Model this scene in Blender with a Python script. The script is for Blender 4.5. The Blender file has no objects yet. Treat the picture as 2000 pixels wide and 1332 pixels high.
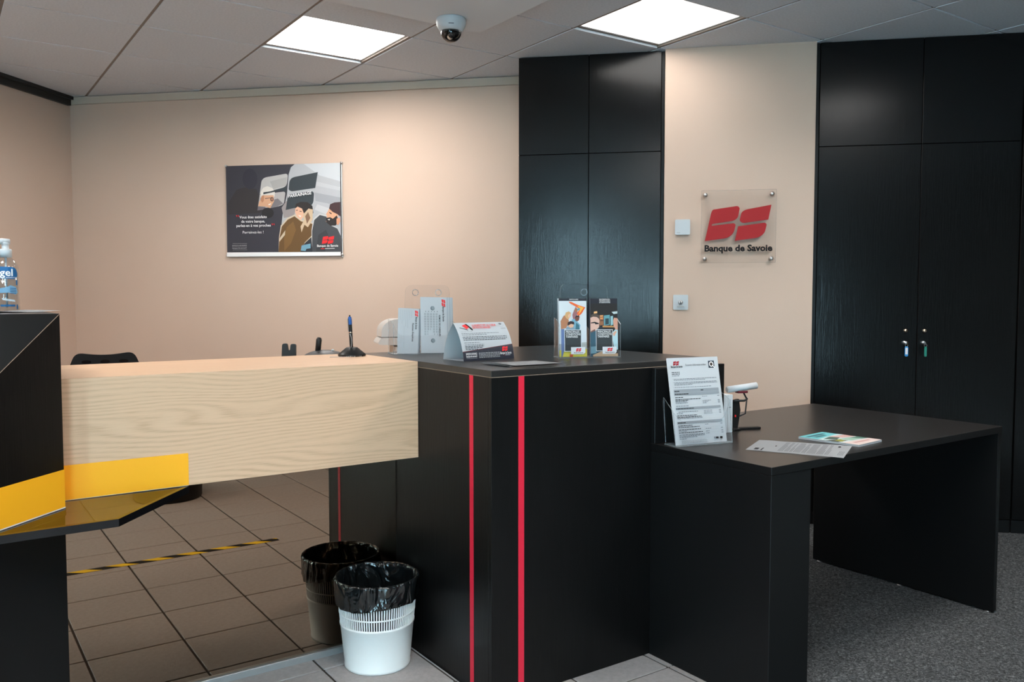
import bpy, bmesh, math, random
from mathutils import Vector, Matrix
random.seed(7)
sc = bpy.context.scene
col = sc.collection
PI = math.pi
R2 = math.sqrt(.5)

# ------------------------------------------------------------------ camera
# world: x runs along the counter fronts, y away from them, z up; the back walls stand at 45 degrees
CAM_H = 1.25
YAW, PITCH = math.radians(55.2526), math.radians(3.0316)
cam_d = bpy.data.cameras.new('camera')
cam = bpy.data.objects.new('camera', cam_d)
col.objects.link(cam)
sc.camera = cam
cam_d.sensor_width = 36.0
cam_d.lens = 36.0 * 1646.37 / 2000.0
cam_d.clip_start = .05
sy, cy = math.sin(YAW), math.cos(YAW)
right = Vector((sy, -cy, 0))
fwd_h = Vector((cy, sy, 0))
fwd = fwd_h * math.cos(PITCH) - Vector((0, 0, 1)) * math.sin(PITCH)
up = right.cross(fwd)
cm = Matrix((right, up, -fwd)).transposed().to_4x4()
cm.translation = (0, 0, CAM_H)
cam.matrix_world = cm

# ------------------------------------------------------------------ world, exposure
world = bpy.data.worlds.new('world')
sc.world = world
world.use_nodes = True
bg = world.node_tree.nodes['Background']
bg.inputs['Color'].default_value = (.53, .84, 1.0, 1)
bg.inputs['Strength'].default_value = 34.0
sc.view_settings.view_transform = 'Standard'
sc.view_settings.look = 'None'
sc.view_settings.gamma = 1.0
sc.view_settings.use_curve_mapping = False
sc.view_settings.exposure = 0.0
LED = 8.0            # visible glow of the diffusers
LED_W = 18.5         # light of one panel, watts
# daylight enters through a window behind the camera and a low one added to brighten the fronts: portals help Cycles sample the sky there
WINS = [(-1.44, -.92, .95, 2.35), (.05, 1.05, .06, 1.50)]      # s0, s1, z0, z1 along the front wall
WIN_C = -2.3
for _s0, _s1, _z0, _z1 in WINS:
    pl = bpy.data.lights.new('window_portal', 'AREA')
    pl.shape = 'RECTANGLE'
    pl.size, pl.size_y = _s1 - _s0, _z1 - _z0
    pl.cycles.is_portal = True
    po = bpy.data.objects.new('window_portal', pl)
    col.objects.link(po)
    _s, _c = (_s0 + _s1) / 2, WIN_C - .12
    po.location = ((_c + _s) * R2, (_c - _s) * R2, (_z0 + _z1) / 2)
    po.rotation_euler = (PI / 2, 0, -PI / 4 + PI)
sc.cycles.max_bounces = 8
sc.cycles.transparent_max_bounces = 16
sc.cycles.caustics_reflective = False
sc.cycles.caustics_refractive = False
sc.cycles.sample_clamp_indirect = 6.0

# ------------------------------------------------------------------ materials
M = {}
def srgb(r, g, b):
    f = lambda v: (v / 12.92 if v <= .04045 else ((v + .055) / 1.055) ** 2.4)
    return (f(r / 255), f(g / 255), f(b / 255), 1)
def mat(name, c, rough=.5, metal=0.0, spec=.5, coat=0.0):
    m = bpy.data.materials.new(name)
    m.use_nodes = True
    b = m.node_tree.nodes['Principled BSDF']
    b.inputs['Base Color'].default_value = c if len(c) == 4 else (*c, 1)
    b.inputs['Roughness'].default_value = rough
    b.inputs['Metallic'].default_value = metal
    b.inputs['Specular IOR Level'].default_value = spec
    b.inputs['Coat Weight'].default_value = coat
    M[name] = m
    return m
def nt(m):
    t = m.node_tree
    return t, t.nodes, t.links, t.nodes['Principled BSDF']
def coords(m, scale=(1, 1, 1), kind='Object'):
    t, n, l, b = nt(m)
    tc = n.new('ShaderNodeTexCoord')
    mp = n.new('ShaderNodeMapping')
    mp.inputs['Scale'].default_value = scale
    l.new(tc.outputs[kind], mp.inputs['Vector'])
    return mp.outputs['Vector']
def noise(m, vec, scale, detail=2.0, rough=.5, dist=0.0):
    t, n, l, b = nt(m)
    x = n.new('ShaderNodeTexNoise')
    x.inputs['Scale'].default_value = scale
    x.inputs['Detail'].default_value = detail
    x.inputs['Roughness'].default_value = rough
    x.inputs['Distortion'].default_value = dist
    l.new(vec, x.inputs['Vector'])
    return x.outputs['Fac']
def ramp(m, fac, stops):
    t, n, l, b = nt(m)
    r = n.new('ShaderNodeValToRGB')
    e = r.color_ramp.elements
    e[0].position, e[0].color = stops[0]
    e[1].position, e[1].color = stops[-1]
    for p, c in stops[1:-1]:
        k = e.new(p); k.color = c
    l.new(fac, r.inputs['Fac'])
    return r.outputs['Color']
def bump(m, h, strength, dist):
    t, n, l, b = nt(m)
    x = n.new('ShaderNodeBump')
    x.inputs['Strength'].default_value = strength
    x.inputs['Distance'].default_value = dist
    l.new(h, x.inputs['Height'])
    l.new(x.outputs['Normal'], b.inputs['Normal'])
def base(m, c):
    t, n, l, b = nt(m)
    l.new(c, b.inputs['Base Color'])

m = mat('wall_paint', (.62, .45, .315), .75, spec=.3)
v = coords(m)
base(m, ramp(m, noise(m, v, 1.3, 3), [(.3, (.62, .462, .366, 1)), (.7, (.66, .495, .395, 1))]))
bump(m, noise(m, v, 160, 3), .12, .002)
mat('front_paint', (.16, .15, .14), .8, spec=.2)
mat('wall_edge', (.55, .46, .37), .7)
m = mat('ceiling_tile', (.50, .49, .49), .9, spec=.2)
v = coords(m)
base(m, ramp(m, noise(m, v, 90, 3), [(.3, (.635, .68, .735, 1)), (.7, (.715, .76, .815, 1))]))
bump(m, noise(m, v, 220, 2), .15, .002)
mat('ceiling_grid', (.24, .205, .18), .6)
mat('bulkhead_paint', (.70, .73, .76), .8, spec=.2)
mat('dark_trim', (.012, .013, .013), .5)
def laminate(name, c, rough, grain=1.0, spec=.22):
    m = mat(name, c, rough, spec=spec)
    v = coords(m, (60, 60, 1.8))
    f = noise(m, v, 3.0, 5, .6, .8)
    v2 = coords(m, (7, 7, .8))
    f2 = noise(m, v2, 3.5, 2, .5, 1.6)
    t, n, l, b = nt(m)
    w = n.new('ShaderNodeMath'); w.operation = 'MULTIPLY'; w.inputs[1].default_value = 22
    l.new(f2, w.inputs[0])
    si = n.new('ShaderNodeMath'); si.operation = 'SINE'
    l.new(w.outputs[0], si.inputs[0])
    a = n.new('ShaderNodeMath'); a.operation = 'MULTIPLY_ADD'
    a.inputs[1].default_value = .10
    l.new(si.outputs[0], a.inputs[0]); l.new(f, a.inputs[2])
    bump(m, a.outputs[0], .30 * grain, .0009)
    k = 1.0
    base(m, ramp(m, a.outputs[0], [(.2, (c[0] * .75, c[1] * .75, c[2] * .75, 1)), (.85, (c[0] * 1.5, c[1] * 1.5, c[2] * 1.5, 1))]))
    return m
laminate('black_wood', (.0036, .0036, .0037), .36)
laminate('black_cabinet', (.0034, .0036, .0038), .205, 1.1, .34)
m = mat('black_smooth', (.0058, .0060, .0063), .40, spec=.2)
bump(m, noise(m, coords(m), 400, 2), .05, .001)
mat('desk_top', (.016, .015, .0145), .29, spec=.6)
mat('panel_edge', (.30, .22, .16), .6)
mat('edge_gray', (.10, .12, .13), .4)
m = mat('light_oak', (.70, .52, .35), .38, spec=.4)
t, n, l, b = nt(m)
tc = n.new('ShaderNodeTexCoord'); sp = n.new('ShaderNodeSeparateXYZ')
l.new(tc.outputs['Object'], sp.inputs[0])
yz = n.new('ShaderNodeMath'); yz.operation = 'ADD'
l.new(sp.outputs['Y'], yz.inputs[0]); l.new(sp.outputs['Z'], yz.inputs[1])
wob = noise(m, coords(m, (.8, 4.5, 4.5)), 1.5, 1, .5, .0)          # slow drift bends the year rings into arches
k1 = n.new('ShaderNodeMath'); k1.operation = 'MULTIPLY'; k1.inputs[1].default_value = 88
l.new(wob, k1.inputs[0])
k2 = n.new('ShaderNodeMath'); k2.operation = 'MULTIPLY_ADD'; k2.inputs[1].default_value = 400
l.new(yz.outputs[0], k2.inputs[0]); l.new(k1.outputs[0], k2.inputs[2])
si = n.new('ShaderNodeMath'); si.operation = 'SINE'
l.new(k2.outputs[0], si.inputs[0])
fine = noise(m, coords(m, (5, 150, 150)), 3, 3, .6, .2)
patch = noise(m, coords(m, (1.2, 6, 6)), 2.5, 2)
ml = n.new('ShaderNodeMath'); ml.operation = 'MULTIPLY'
l.new(si.outputs[0], ml.inputs[0]); l.new(patch, ml.inputs[1])
a = n.new('ShaderNodeMath'); a.operation = 'MULTIPLY_ADD'; a.inputs[1].default_value = .34
l.new(ml.outputs[0], a.inputs[0]); l.new(fine, a.inputs[2])
base(m, ramp(m, a.outputs[0], [(.22, (.57, .365, .23, 1)), (.46, (.665, .437, .285, 1)), (.75, (.71, .472, .312, 1))]))
mat('yellow', srgb(255, 178, 24), .5)
mat('white_edge', (.78, .78, .76), .5)
mat('red', srgb(214, 30, 58), .5)
mat('logo_red', srgb(165, 7, 15), .5, spec=.3)
mat('print_red', srgb(226, 34, 40), .5)
mat('ink', (.012, .012, .014), .6, spec=.15)
mat('ink_gray', (.14, .15, .17), .6)
mat('ink_light', (.36, .38, .40), .6)
mat('ink_mid', (.20, .215, .23), .6)
mat('paper', srgb(186, 190, 194), .65, spec=.3)
mat('paper_back', srgb(170, 177, 184), .65, spec=.3)
mat('white_print', (.86, .86, .86), .5)
mat('white_plastic', srgb(194, 200, 204), .45)
mat('bin_plastic', srgb(246, 246, 244), .5)
mat('gray_plastic', (.50, .48, .46), .45)
mat('steel', (.60, .60, .60), .28, 1.0)
mat('aluminium', (.62, .66, .68), .38, .85)
mat('brass', (.62, .47, .36), .3, 1.0)
mat('black_plastic', (.009, .009, .0095), .42, spec=.3)
mat('charcoal_plastic', (.05, .05, .052), .5)
mat('black_gloss', (.006, .006, .007), .08)
mat('navy', srgb(34, 38, 52), .45)
mat('maroon', srgb(92, 20, 34), .4)
m = mat('mirror_glass', (.305, .228, .168), .008, 1.0)
m = mat('floor_tile', (.36, .335, .33), .55, spec=.4)
v = coords(m)
base(m, ramp(m, noise(m, v, 55, 4, .65), [(.3, (.37, .345, .34, 1)), (.7, (.46, .435, .43, 1))]))
bump(m, noise(m, v, 140, 3), .25, .002)
mat('grout', (.045, .037, .032), .9)
m = mat('carpet', (.06, .062, .066), 1.0, spec=.1)
v = coords(m)
f = noise(m, v, 105, 5, .8, .9)
base(m, ramp(m, f, [(.34, (.018, .020, .021, 1)), (.5, (.075, .080, .084, 1)), (.68, (.27, .285, .295, 1))]))
bump(m, f, .9, .006)
m = mat('hazard', (1, 1, 1), .5)
t, n, l, b = nt(m)
tc = n.new('ShaderNodeTexCoord'); sp = n.new('ShaderNodeSeparateXYZ')
l.new(tc.outputs['Object'], sp.inputs[0])
ad = n.new('ShaderNodeMath'); ad.operation = 'MULTIPLY_ADD'; ad.inputs[1].default_value = -1.35
l.new(sp.outputs['Y'], ad.inputs[0]); l.new(sp.outputs['X'], ad.inputs[2])
dv = n.new('ShaderNodeMath'); dv.operation = 'DIVIDE'; dv.inputs[1].default_value = .157
l.new(ad.outputs[0], dv.inputs[0])
fr = n.new('ShaderNodeMath'); fr.operation = 'FRACT'
l.new(dv.outputs[0], fr.inputs[0])
gt = n.new('ShaderNodeMath'); gt.operation = 'GREATER_THAN'; gt.inputs[1].default_value = .5
l.new(fr.outputs[0], gt.inputs[0])
mx = n.new('ShaderNodeMix'); mx.data_type = 'RGBA'
mx.inputs['A'].default_value = srgb(255, 214, 48); mx.inputs['B'].default_value = (.012, .012, .012, 1)
l.new(gt.outputs[0], mx.inputs['Factor']); l.new(mx.outputs['Result'], b.inputs['Base Color'])

def clear(name, tint, f0=.04, rough=.02, extra=0.0):
    """thin clear sheet: tinted see-through plus a Fresnel reflection"""
    m = bpy.data.materials.new(name); m.use_nodes = True
    t = m.node_tree; n = t.nodes; l = t.links
    n.remove(n['Principled BSDF'])
    tr = n.new('ShaderNodeBsdfTransparent'); tr.inputs['Color'].default_value = (*tint, 1)
    gl = n.new('ShaderNodeBsdfGlossy'); gl.inputs['Roughness'].default_value = rough
    fn = n.new('ShaderNodeFresnel'); fn.inputs['IOR'].default_value = 1.48
    ad = n.new('ShaderNodeMath'); ad.operation = 'ADD'; ad.use_clamp = True
    ad.inputs[1].default_value = extra
    l.new(fn.outputs[0], ad.inputs[0])
    ge = n.new('ShaderNodeNewGeometry')       # reflect at the outer skin only, so a thin sheet does not reflect twice
    iv = n.new('ShaderNodeMath'); iv.operation = 'SUBTRACT'; iv.inputs[0].default_value = 1.0
    l.new(ge.outputs['Backfacing'], iv.inputs[1])
    ml = n.new('ShaderNodeMath'); ml.operation = 'MULTIPLY'
    l.new(ad.outputs[0], ml.inputs[0]); l.new(iv.outputs[0], ml.inputs[1])
    mx = n.new('ShaderNodeMixShader')
    l.new(ml.outputs[0], mx.inputs['Fac']); l.new(tr.outputs[0], mx.inputs[1]); l.new(gl.outputs[0], mx.inputs[2])
    l.new(mx.outputs[0], n['Material Output'].inputs['Surface'])
    M[name] = m
    return m
clear('acrylic', (.975, .98, .985))
m = clear('acrylic_edge', (.80, .85, .87), rough=.25, extra=.05)
_n, _l = m.node_tree.nodes, m.node_tree.links
_mx = [q for q in _n if q.bl_idname == 'ShaderNodeMixShader'][0]
_df = _n.new('ShaderNodeBsdfDiffuse'); _df.inputs['Color'].default_value = (.62, .70, .74, 1)
_m2 = _n.new('ShaderNodeMixShader'); _m2.inputs['Fac'].default_value = .22
_l.new(_mx.outputs[0], _m2.inputs[1]); _l.new(_df.outputs[0], _m2.inputs[2])
_l.new(_m2.outputs[0], _n['Material Output'].inputs['Surface'])
clear('sign_acrylic', (.985, .985, .985))
clear('bottle_plastic', (.90, .93, .95), rough=.05, extra=.03)
clear('tinted_glass', (.78, .72, .56), rough=.03)
clear('window_glass', (.96, .98, .98))
clear('dome_glass', (.16, .17, .18), rough=.04, extra=.02)
m = mat('liner', (.006, .008, .009), .17, spec=.8)
v = coords(m, (1, 1, .55))
bump(m, noise(m, v, 11, 2.0, .45, 1.8), 1.0, .035)
for led_name, led_k in (('led', 1.0), ('led_dim', .30)):
  m = mat(led_name, (1, 1, 1), .5)
  b = nt(m)[3]
  b.inputs['Emission Color'].default_value = (1.0, .98, .95, 1)
  b.inputs['Emission Strength'].default_value = LED * led_k
mat('led_frame', (.8, .8, .8), .5)

# ------------------------------------------------------------------ builders
class MB:
    """collects geometry for one mesh object"""
    def __init__(s): s.bm = bmesh.new(); s.mi = 0
    def mark(s, faces):
        for f in faces: f.material_index = s.mi
        return s
    def box(s, x0, x1, y0, y1, z0, z1, bev=0, seg=1):
        b = bmesh.new()
        vs = [b.verts.new((x, y, z)) for z in (z0, z1) for y in (y0, y1) for x in (x0, x1)]
        for f in ((0, 2, 3, 1), (4, 5, 7, 6), (0, 1, 5, 4), (2, 6, 7, 3), (0, 4, 6, 2), (1, 3, 7, 5)):
            b.faces.new([vs[i] for i in f])
        if bev: bmesh.ops.bevel(b, geom=b.edges[:], offset=bev, segments=seg, affect='EDGES', profile=.5)
        return s.add(b)
    def add(s, b, mx=None):
        if mx is not None: bmesh.ops.transform(b, matrix=mx, verts=b.verts)
        mp = {}
        for v in b.verts: mp[v] = s.bm.verts.new(v.co)
        for f in b.faces:
            try:
                nf = s.bm.faces.new([mp[v] for v in f.verts]); nf.material_index = s.mi; nf.smooth = f.smooth
            except ValueError: pass
        b.free()
        return s
    def prism(s, pts, z0, z1, bev=0):
        b = bmesh.new()
        lo = [b.verts.new((x, y, z0)) for x, y in pts]; hi = [b.verts.new((x, y, z1)) for x, y in pts]
        b.faces.new(lo[::-1]); b.faces.new(hi)
        k = len(pts)
        for i in range(k): b.faces.new((lo[i], lo[(i + 1) % k], hi[(i + 1) % k], hi[i]))
        bmesh.ops.recalc_face_normals(b, faces=b.faces)
        if bev: bmesh.ops.bevel(b, geom=b.edges[:], offset=bev, segments=1, affect='EDGES', profile=.5)
        return s.add(b)
    def slab(s, pts, y0, y1):
        """outline in x,z given thickness along y (an upright plate)"""
        b = bmesh.new()
        lo = [b.verts.new((x, y0, z)) for x, z in pts]; hi = [b.verts.new((x, y1, z)) for x, z in pts]
        b.faces.new(lo); b.faces.new(hi[::-1])
        k = len(pts)
        for i in range(k): b.faces.new((lo[i], hi[i], hi[(i + 1) % k], lo[(i + 1) % k]))
        bmesh.ops.recalc_face_normals(b, faces=b.faces)
        return s.add(b)
    def lathe(s, prof, seg=32, c=(0, 0, 0), smooth=True, mx=None, closed=False):
        b = bmesh.new()
        rings = []
        for r, z in prof:
            if r < 1e-6: rings.append([b.verts.new((c[0], c[1], c[2] + z))])
            else: rings.append([b.verts.new((c[0] + r * math.cos(2 * PI * i / seg), c[1] + r * math.sin(2 * PI * i / seg), c[2] + z)) for i in range(seg)])
        for a, d in zip(rings, rings[1:]):
            for i in range(seg):
                j = (i + 1) % seg
                if len(a) == 1 and len(d) == 1: continue
                if len(a) == 1: q = (a[0], d[j], d[i])
                elif len(d) == 1: q = (a[i], a[j], d[0])
                else: q = (a[i], a[j], d[j], d[i])
                b.faces.new(q).smooth = smooth
        bmesh.ops.recalc_face_normals(b, faces=b.faces)
        return s.add(b, mx)
    def tube(s, path, r, seg=8, smooth=True):
        b = bmesh.new()
        path = [Vector(p) for p in path]
        rings = []
        for i, p in enumerate(path):
            d = (path[min(i + 1, len(path) - 1)] - path[max(i - 1, 0)]).normalized()
            a = d.cross(Vector((0, 0, 1)))
            if a.length < .05: a = d.cross(Vector((1, 0, 0)))
            a.normalize(); c = d.cross(a)
            rr = r[i] if isinstance(r, (list, tuple)) else r
            rings.append([b.verts.new(p + (a * math.cos(2 * PI * k / seg) + c * math.sin(2 * PI * k / seg)) * rr) for k in range(seg)])
        for a, d in zip(rings, rings[1:]):
            for k in range(seg): b.faces.new((a[k], a[(k + 1) % seg], d[(k + 1) % seg], d[k])).smooth = smooth
        b.faces.new(rings[0][::-1]); b.faces.new(rings[-1])
        bmesh.ops.recalc_face_normals(b, faces=b.faces)
        return s.add(b)
    def ball(s, c, r, u=16, v=10):
        b = bmesh.new()
        bmesh.ops.create_uvsphere(b, u_segments=u, v_segments=v, radius=1)
        rr = (r, r, r) if not isinstance(r, (list, tuple)) else r
        for f in b.faces: f.smooth = True
        return s.add(b, Matrix.Translation(c) @ Matrix.Diagonal((*rr, 1)))
    def mesh(s, name):
        me = bpy.data.meshes.new(name); s.bm.to_mesh(me); s.bm.free()
        return me
    def build(s, name, mats, parent=None, loc=(0, 0, 0), rz=0):
        me = s.mesh(name)
        for k in (mats if isinstance(mats, (list, tuple)) else [mats]): me.materials.append(M[k])
        return link(name, me, parent, loc, rz)
def link(name, me, parent=None, loc=(0, 0, 0), rz=0):
    o = bpy.data.objects.new(name, me); col.objects.link(o)
    o.location = loc; o.rotation_euler = (0, 0, rz)
    if parent: o.parent = parent
    return o
def tag(o, label, cat, group=None):
    o['label'] = label; o['category'] = cat
    if group: o['group'] = group
    return o
def thing(name, label, cat, loc=(0, 0, 0), rz=0, group=None, rot=None):
    o = bpy.data.objects.new(name, None); col.objects.link(o)
    o.empty_display_size = .05
    o.location = loc; o.rotation_euler = rot if rot else (0, 0, rz)
    return tag(o, label, cat, group)
def struct(o):
    o['kind'] = 'structure'; return o
def copy_tree(o, parent=None):
    c = o.copy(); col.objects.link(c); c.parent = parent
    for ch in list(o.children): copy_tree(ch, c)
    return c
def W(s, c, z=0): return ((c + s) * R2, (c - s) * R2, z)
D45 = -PI / 4        # turns local x to run along the back walls, local y into them
def rounded(pts, seg=6):
    """polygon from (x, y) or (x, y, r) corners"""
    out = []; k = len(pts)
    for i, p in enumerate(pts):
        if len(p) == 2 or p[2] == 0: out.append((p[0], p[1])); continue
        a = Vector(pts[i - 1][:2]); b = Vector(p[:2]); c = Vector(pts[(i + 1) % k][:2])
        r = min(p[2], (a - b).length * .5, (c - b).length * .5)
        s0 = b + (a - b).normalized() * r; s1 = b + (c - b).normalized() * r
        for j in range(seg + 1):
            t = j / seg
            q = s0 * (1 - t) ** 2 + b * 2 * t * (1 - t) + s1 * t * t
            out.append((q.x, q.y))
    return out
def rrect(x0, z0, x1, z1, r, seg=5): return rounded([(x0, z0, r), (x1, z0, r), (x1, z1, r), (x0, z1, r)], seg)
def ell(cx, cy, rx, ry, k=18): return [(cx + rx * math.cos(2 * PI * i / k), cy + ry * math.sin(2 * PI * i / k)) for i in range(k)]
_pc = {}
def pmat(rgb):
    k = 'print_%02x%02x%02x' % tuple(int(c) for c in rgb)
    if k not in M: mat(k, srgb(*rgb), .5)
    return k
def flat_print(name, shapes, parent, warp, step=.00012, first=.00025, cut=0):
    """layers of flat printed shapes; shapes = [(outline, material)], warp(x, z, off) places a point on the sheet"""
    bm = bmesh.new(); mats = []
    for i, (pts, mk) in enumerate(shapes):
        if mk not in mats: mats.append(mk)
        b = bmesh.new()
        b.faces.new([b.verts.new((x, z, 0)) for x, z in pts])
        bmesh.ops.triangulate(b, faces=b.faces[:])
        if cut: bmesh.ops.subdivide_edges(b, edges=b.edges[:], cuts=cut, use_grid_fill=True)
        mp = {v: bm.verts.new(warp(v.co.x, v.co.y, first + i * step)) for v in b.verts}
        for f in b.faces:
            bm.faces.new([mp[v] for v in f.verts]).material_index = mats.index(mk)
        b.free()
    me = bpy.data.meshes.new(name); bm.to_mesh(me); bm.free()
    for k in mats: me.materials.append(M[k])
    return link(name, me, parent)
def text(string, size, x, z, mk, parent, warp, align='LEFT', bold=0.0, ang=0.0, width=None, off=.003, shear=0.0, name='lettering'):
    cu = bpy.data.curves.new('txt', 'FONT')
    cu.body = string; cu.size = size; cu.align_x = align; cu.offset = bold * size; cu.resolution_u = 2; cu.shear = shear
    ob = bpy.data.objects.new('txt', cu); col.objects.link(ob)
    dg = bpy.context.evaluated_depsgraph_get()
    me = bpy.data.meshes.new_from_object(ob.evaluated_get(dg))
    bpy.data.objects.remove(ob); bpy.data.curves.remove(cu)
    me.name = name
    xs = [v.co.x for v in me.vertices] or [0]
    k = 1.0
    if width: k = width / max(max(xs) - min(xs), 1e-6)
    ca, sa = math.cos(ang), math.sin(ang)
    for v in me.vertices:
        a, b = v.co.x * k, v.co.y
        v.co = warp(x + a * ca - b * sa, z + a * sa + b * ca, off)
    me.materials.clear(); me.materials.append(M[mk])
    return link(name, me, parent)
def upright(y0=0): return lambda x, z, o: Vector((x, y0 - o, z))      # a sheet facing local -y
def lying(z0=0): return lambda x, y, o: Vector((x, y, z0 + o))        # a sheet facing up
def bars(x0, x1, z, n, pitch, h, mk, ragged=.25):
    out = []
    for i in range(n):
        e = x1 - (x1 - x0) * random.random() * ragged
        out.append(([(x0, z - i * pitch - h), (e, z - i * pitch - h), (e, z - i * pitch), (x0, z - i * pitch)], mk))
    return out
# the four red leaves of the bank's mark, in a 650 x 358 box measured on the acrylic sign
LOGO = [
    [(0, 0), (60, 285, 60), (72, 318, 30), (322, 352, 40), (342, 330, 10), (325, 232, 40), (285, 203, 60), (75, 174), (66, 164), (68, 155), (285, 178, 30), (305, 165, 20), (283, 72, 50), (225, 30, 60)],
    [(340, 200, 40), (360, 290, 60), (400, 313, 40), (650, 358), (622, 210), (372, 177, 40)],
    [(298, 0), (328, 146), (588, 180, 40), (608, 165, 14), (588, 72, 60), (530, 30, 60)],
]
def logo(x, z, w, mk, ang=0.0):
    k = w / 650; ca, sa = math.cos(ang), math.sin(ang)
    out = []
    for leaf in LOGO:
        p = [(a * k, b * k) for a, b in rounded(leaf, 4)]
        out.append(([(x + a * ca - b * sa, z + a * sa + b * ca) for a, b in p], mk))
    return out
def clip(poly, nx, ny, d):
    """keep the side nx*x + ny*y <= d"""
    out = []
    for i in range(len(poly)):
        a, b = poly[i - 1], poly[i]
        da, db = nx * a[0] + ny * a[1] - d, nx * b[0] + ny * b[1] - d
        if (da <= 0) != (db <= 0):
            t = da / (da - db); out.append((a[0] + (b[0] - a[0]) * t, a[1] + (b[1] - a[1]) * t))
        if db <= 0: out.append(b)
    return out
def area(p): return abs(sum(p[i - 1][0] * p[i][1] - p[i][0] * p[i - 1][1] for i in range(len(p)))) / 2

# ------------------------------------------------------------------ the room shell
S_L, S_R, C_B, C_F = -4.0, 3.2, 5.19, WIN_C          # in the wall-aligned frame
C_CAB = 4.785                                         # cabinet fronts
C_WALL = 4.765                                        # wall between the cabinets
CEIL = 2.602
DESK_U0 = 2.043
T = .15
def rm(poly, far=C_B):
    for a in ((R2, R2, far), (-R2, -R2, -C_F), (-R2, R2, -S_L), (R2, -R2, S_R)): poly = clip(poly, *a)
    return poly
def shell(name, x0, x1, y0, y1, z0, z1, mk='wall_paint'):
    return struct(MB().box(x0, x1, y0, y1, z0, z1).build(name, mk, rz=D45))
shell('wall_left', S_L - T, S_L, C_F - T, C_B + T, 0, CEIL + .02)
shell('wall_back', S_L, S_R, C_B, C_B + T, 0, CEIL + .02)
shell('wall_center', -.008, .783, C_WALL, C_B - .001, 0, CEIL + .02)
shell('wall_right', S_R, S_R + T, C_F - T, C_B + T, 0, CEIL + .02, 'front_paint')
w = MB()
xs = [S_L] + [v for q in WINS for v in q[:2]] + [S_R]
for k in range(0, len(xs), 2): w.box(xs[k], xs[k + 1], C_F - T, C_F, 0, CEIL + .02)
for q in WINS: w.box(q[0], q[1], C_F - T, C_F, 0, q[2]).box(q[0], q[1], C_F - T, C_F, q[3], CEIL + .02)
struct(w.build('wall_front', 'front_paint', rz=D45))
for k, (a0, a1, z0, z1) in enumerate(WINS):  # the low window is unseen, added to light the bin and counter fronts
    win = thing('window_%d' % (k + 1), 'x', 'x', W(a0, C_F - .08, z0), D45)
    del win['label'], win['category']; struct(win)
    ww, wh = a1 - a0, z1 - z0
    f = MB()
    for a in (0, ww - .05): f.box(a, a + .05, -.03, .03, 0, wh)
    f.box(.05, ww - .05, -.03, .03, 0, .05).box(.05, ww - .05, -.03, .03, wh - .05, wh)
    f.build('window_frame', 'dark_trim', win)
    MB().box(.05, ww - .05, -.005, .005, .05, wh - .05).build('pane', 'window_glass', win)
# wall angle under the ceiling
t1 = MB().box(S_L, -.83, C_B - .02, C_B, CEIL - .052, CEIL - .004).build('trim_1', 'wall_edge', rz=D45); struct(t1)
t2 = MB().box(S_L, S_L + .025, C_F, C_B - .02, CEIL - .06, CEIL - .022).build('trim_2', 'dark_trim', rz=D45); struct(t2)
t3 = MB().box(S_L, S_L + .045, C_F, C_B - .02, CEIL - .022, CEIL - .001).build('trim_3', 'dark_trim', rz=D45); struct(t3)

# floor: a grout bed with tiles on the public side, carpet beyond the desk
room = rm([(-9, -9), (9, -9), (9, 9), (-9, 9)], C_B + T)
fl = struct(MB().prism(room, -.10, -.004).build('floor', 'grout'))
PT, JT, JV = .322, .0080, .0060
tile_me = {}
MIRROR_V = 2.735
tiles = []
U_OFF, V_OFF = 2.022, 2.632
CARPET_V = V_OFF - 6 * PT
for i in range(-10, 4):
    for j in range(-13, 1):
        x0, y0 = U_OFF + i * PT, V_OFF + j * PT
        tiles.append((x0, y0, x0 + PT, y0 + PT))
tmesh = None
cnt = 0
for x0, y0, x1, y1 in sorted(tiles, key=lambda q: (q[0] - .9) ** 2 + (q[1] - 1.3) ** 2):
    p = rm([(x0 + JT / 2, y0 + JV / 2), (x1 - JT / 2, y0 + JV / 2), (x1 - JT / 2, y1 - JV / 2), (x0 + JT / 2, y1 - JV / 2)])
    p = clip(p, 0, 1, MIRROR_V + .02)
    if y1 > CARPET_V + .01: p = clip(p, 1, 0, DESK_U0)
    if len(p) < 3 or area(p) < .002: continue
    if cnt >= 290: break
    cnt += 1
    if abs(area(p) - (PT - JT) * (PT - JV)) < 1e-5:
        if tmesh is None:
            h, hv = (PT - JT) / 2, (PT - JV) / 2
            tmesh = MB().box(-h, h, -hv, hv, -.02, 0, .002).mesh('tile'); tmesh.materials.append(M['floor_tile'])
        link('tile', tmesh, fl, ((x0 + x1) / 2, (y0 + y1) / 2, random.uniform(-.0004, .0004)))
    else:
        MB().prism(p, -.02, 0, .0015 if area(p) > .01 else 0).build('tile', 'floor_tile', fl)
cp = clip(rm([(DESK_U0 + .002, CARPET_V + .003), (9, CARPET_V + .003), (9, 9), (DESK_U0 + .002, 9)], C_B + T), 0, 0, 1)
MB().prism(cp, -.01, .002).build('carpet', 'carpet', fl)
cp = clip(rm([(-9, MIRROR_V + .03), (DESK_U0, MIRROR_V + .03), (DESK_U0, 9), (-9, 9)], C_B + T), 0, 0, 1)
MB().prism(cp, -.01, .001).build('carpet', 'carpet', fl)

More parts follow.
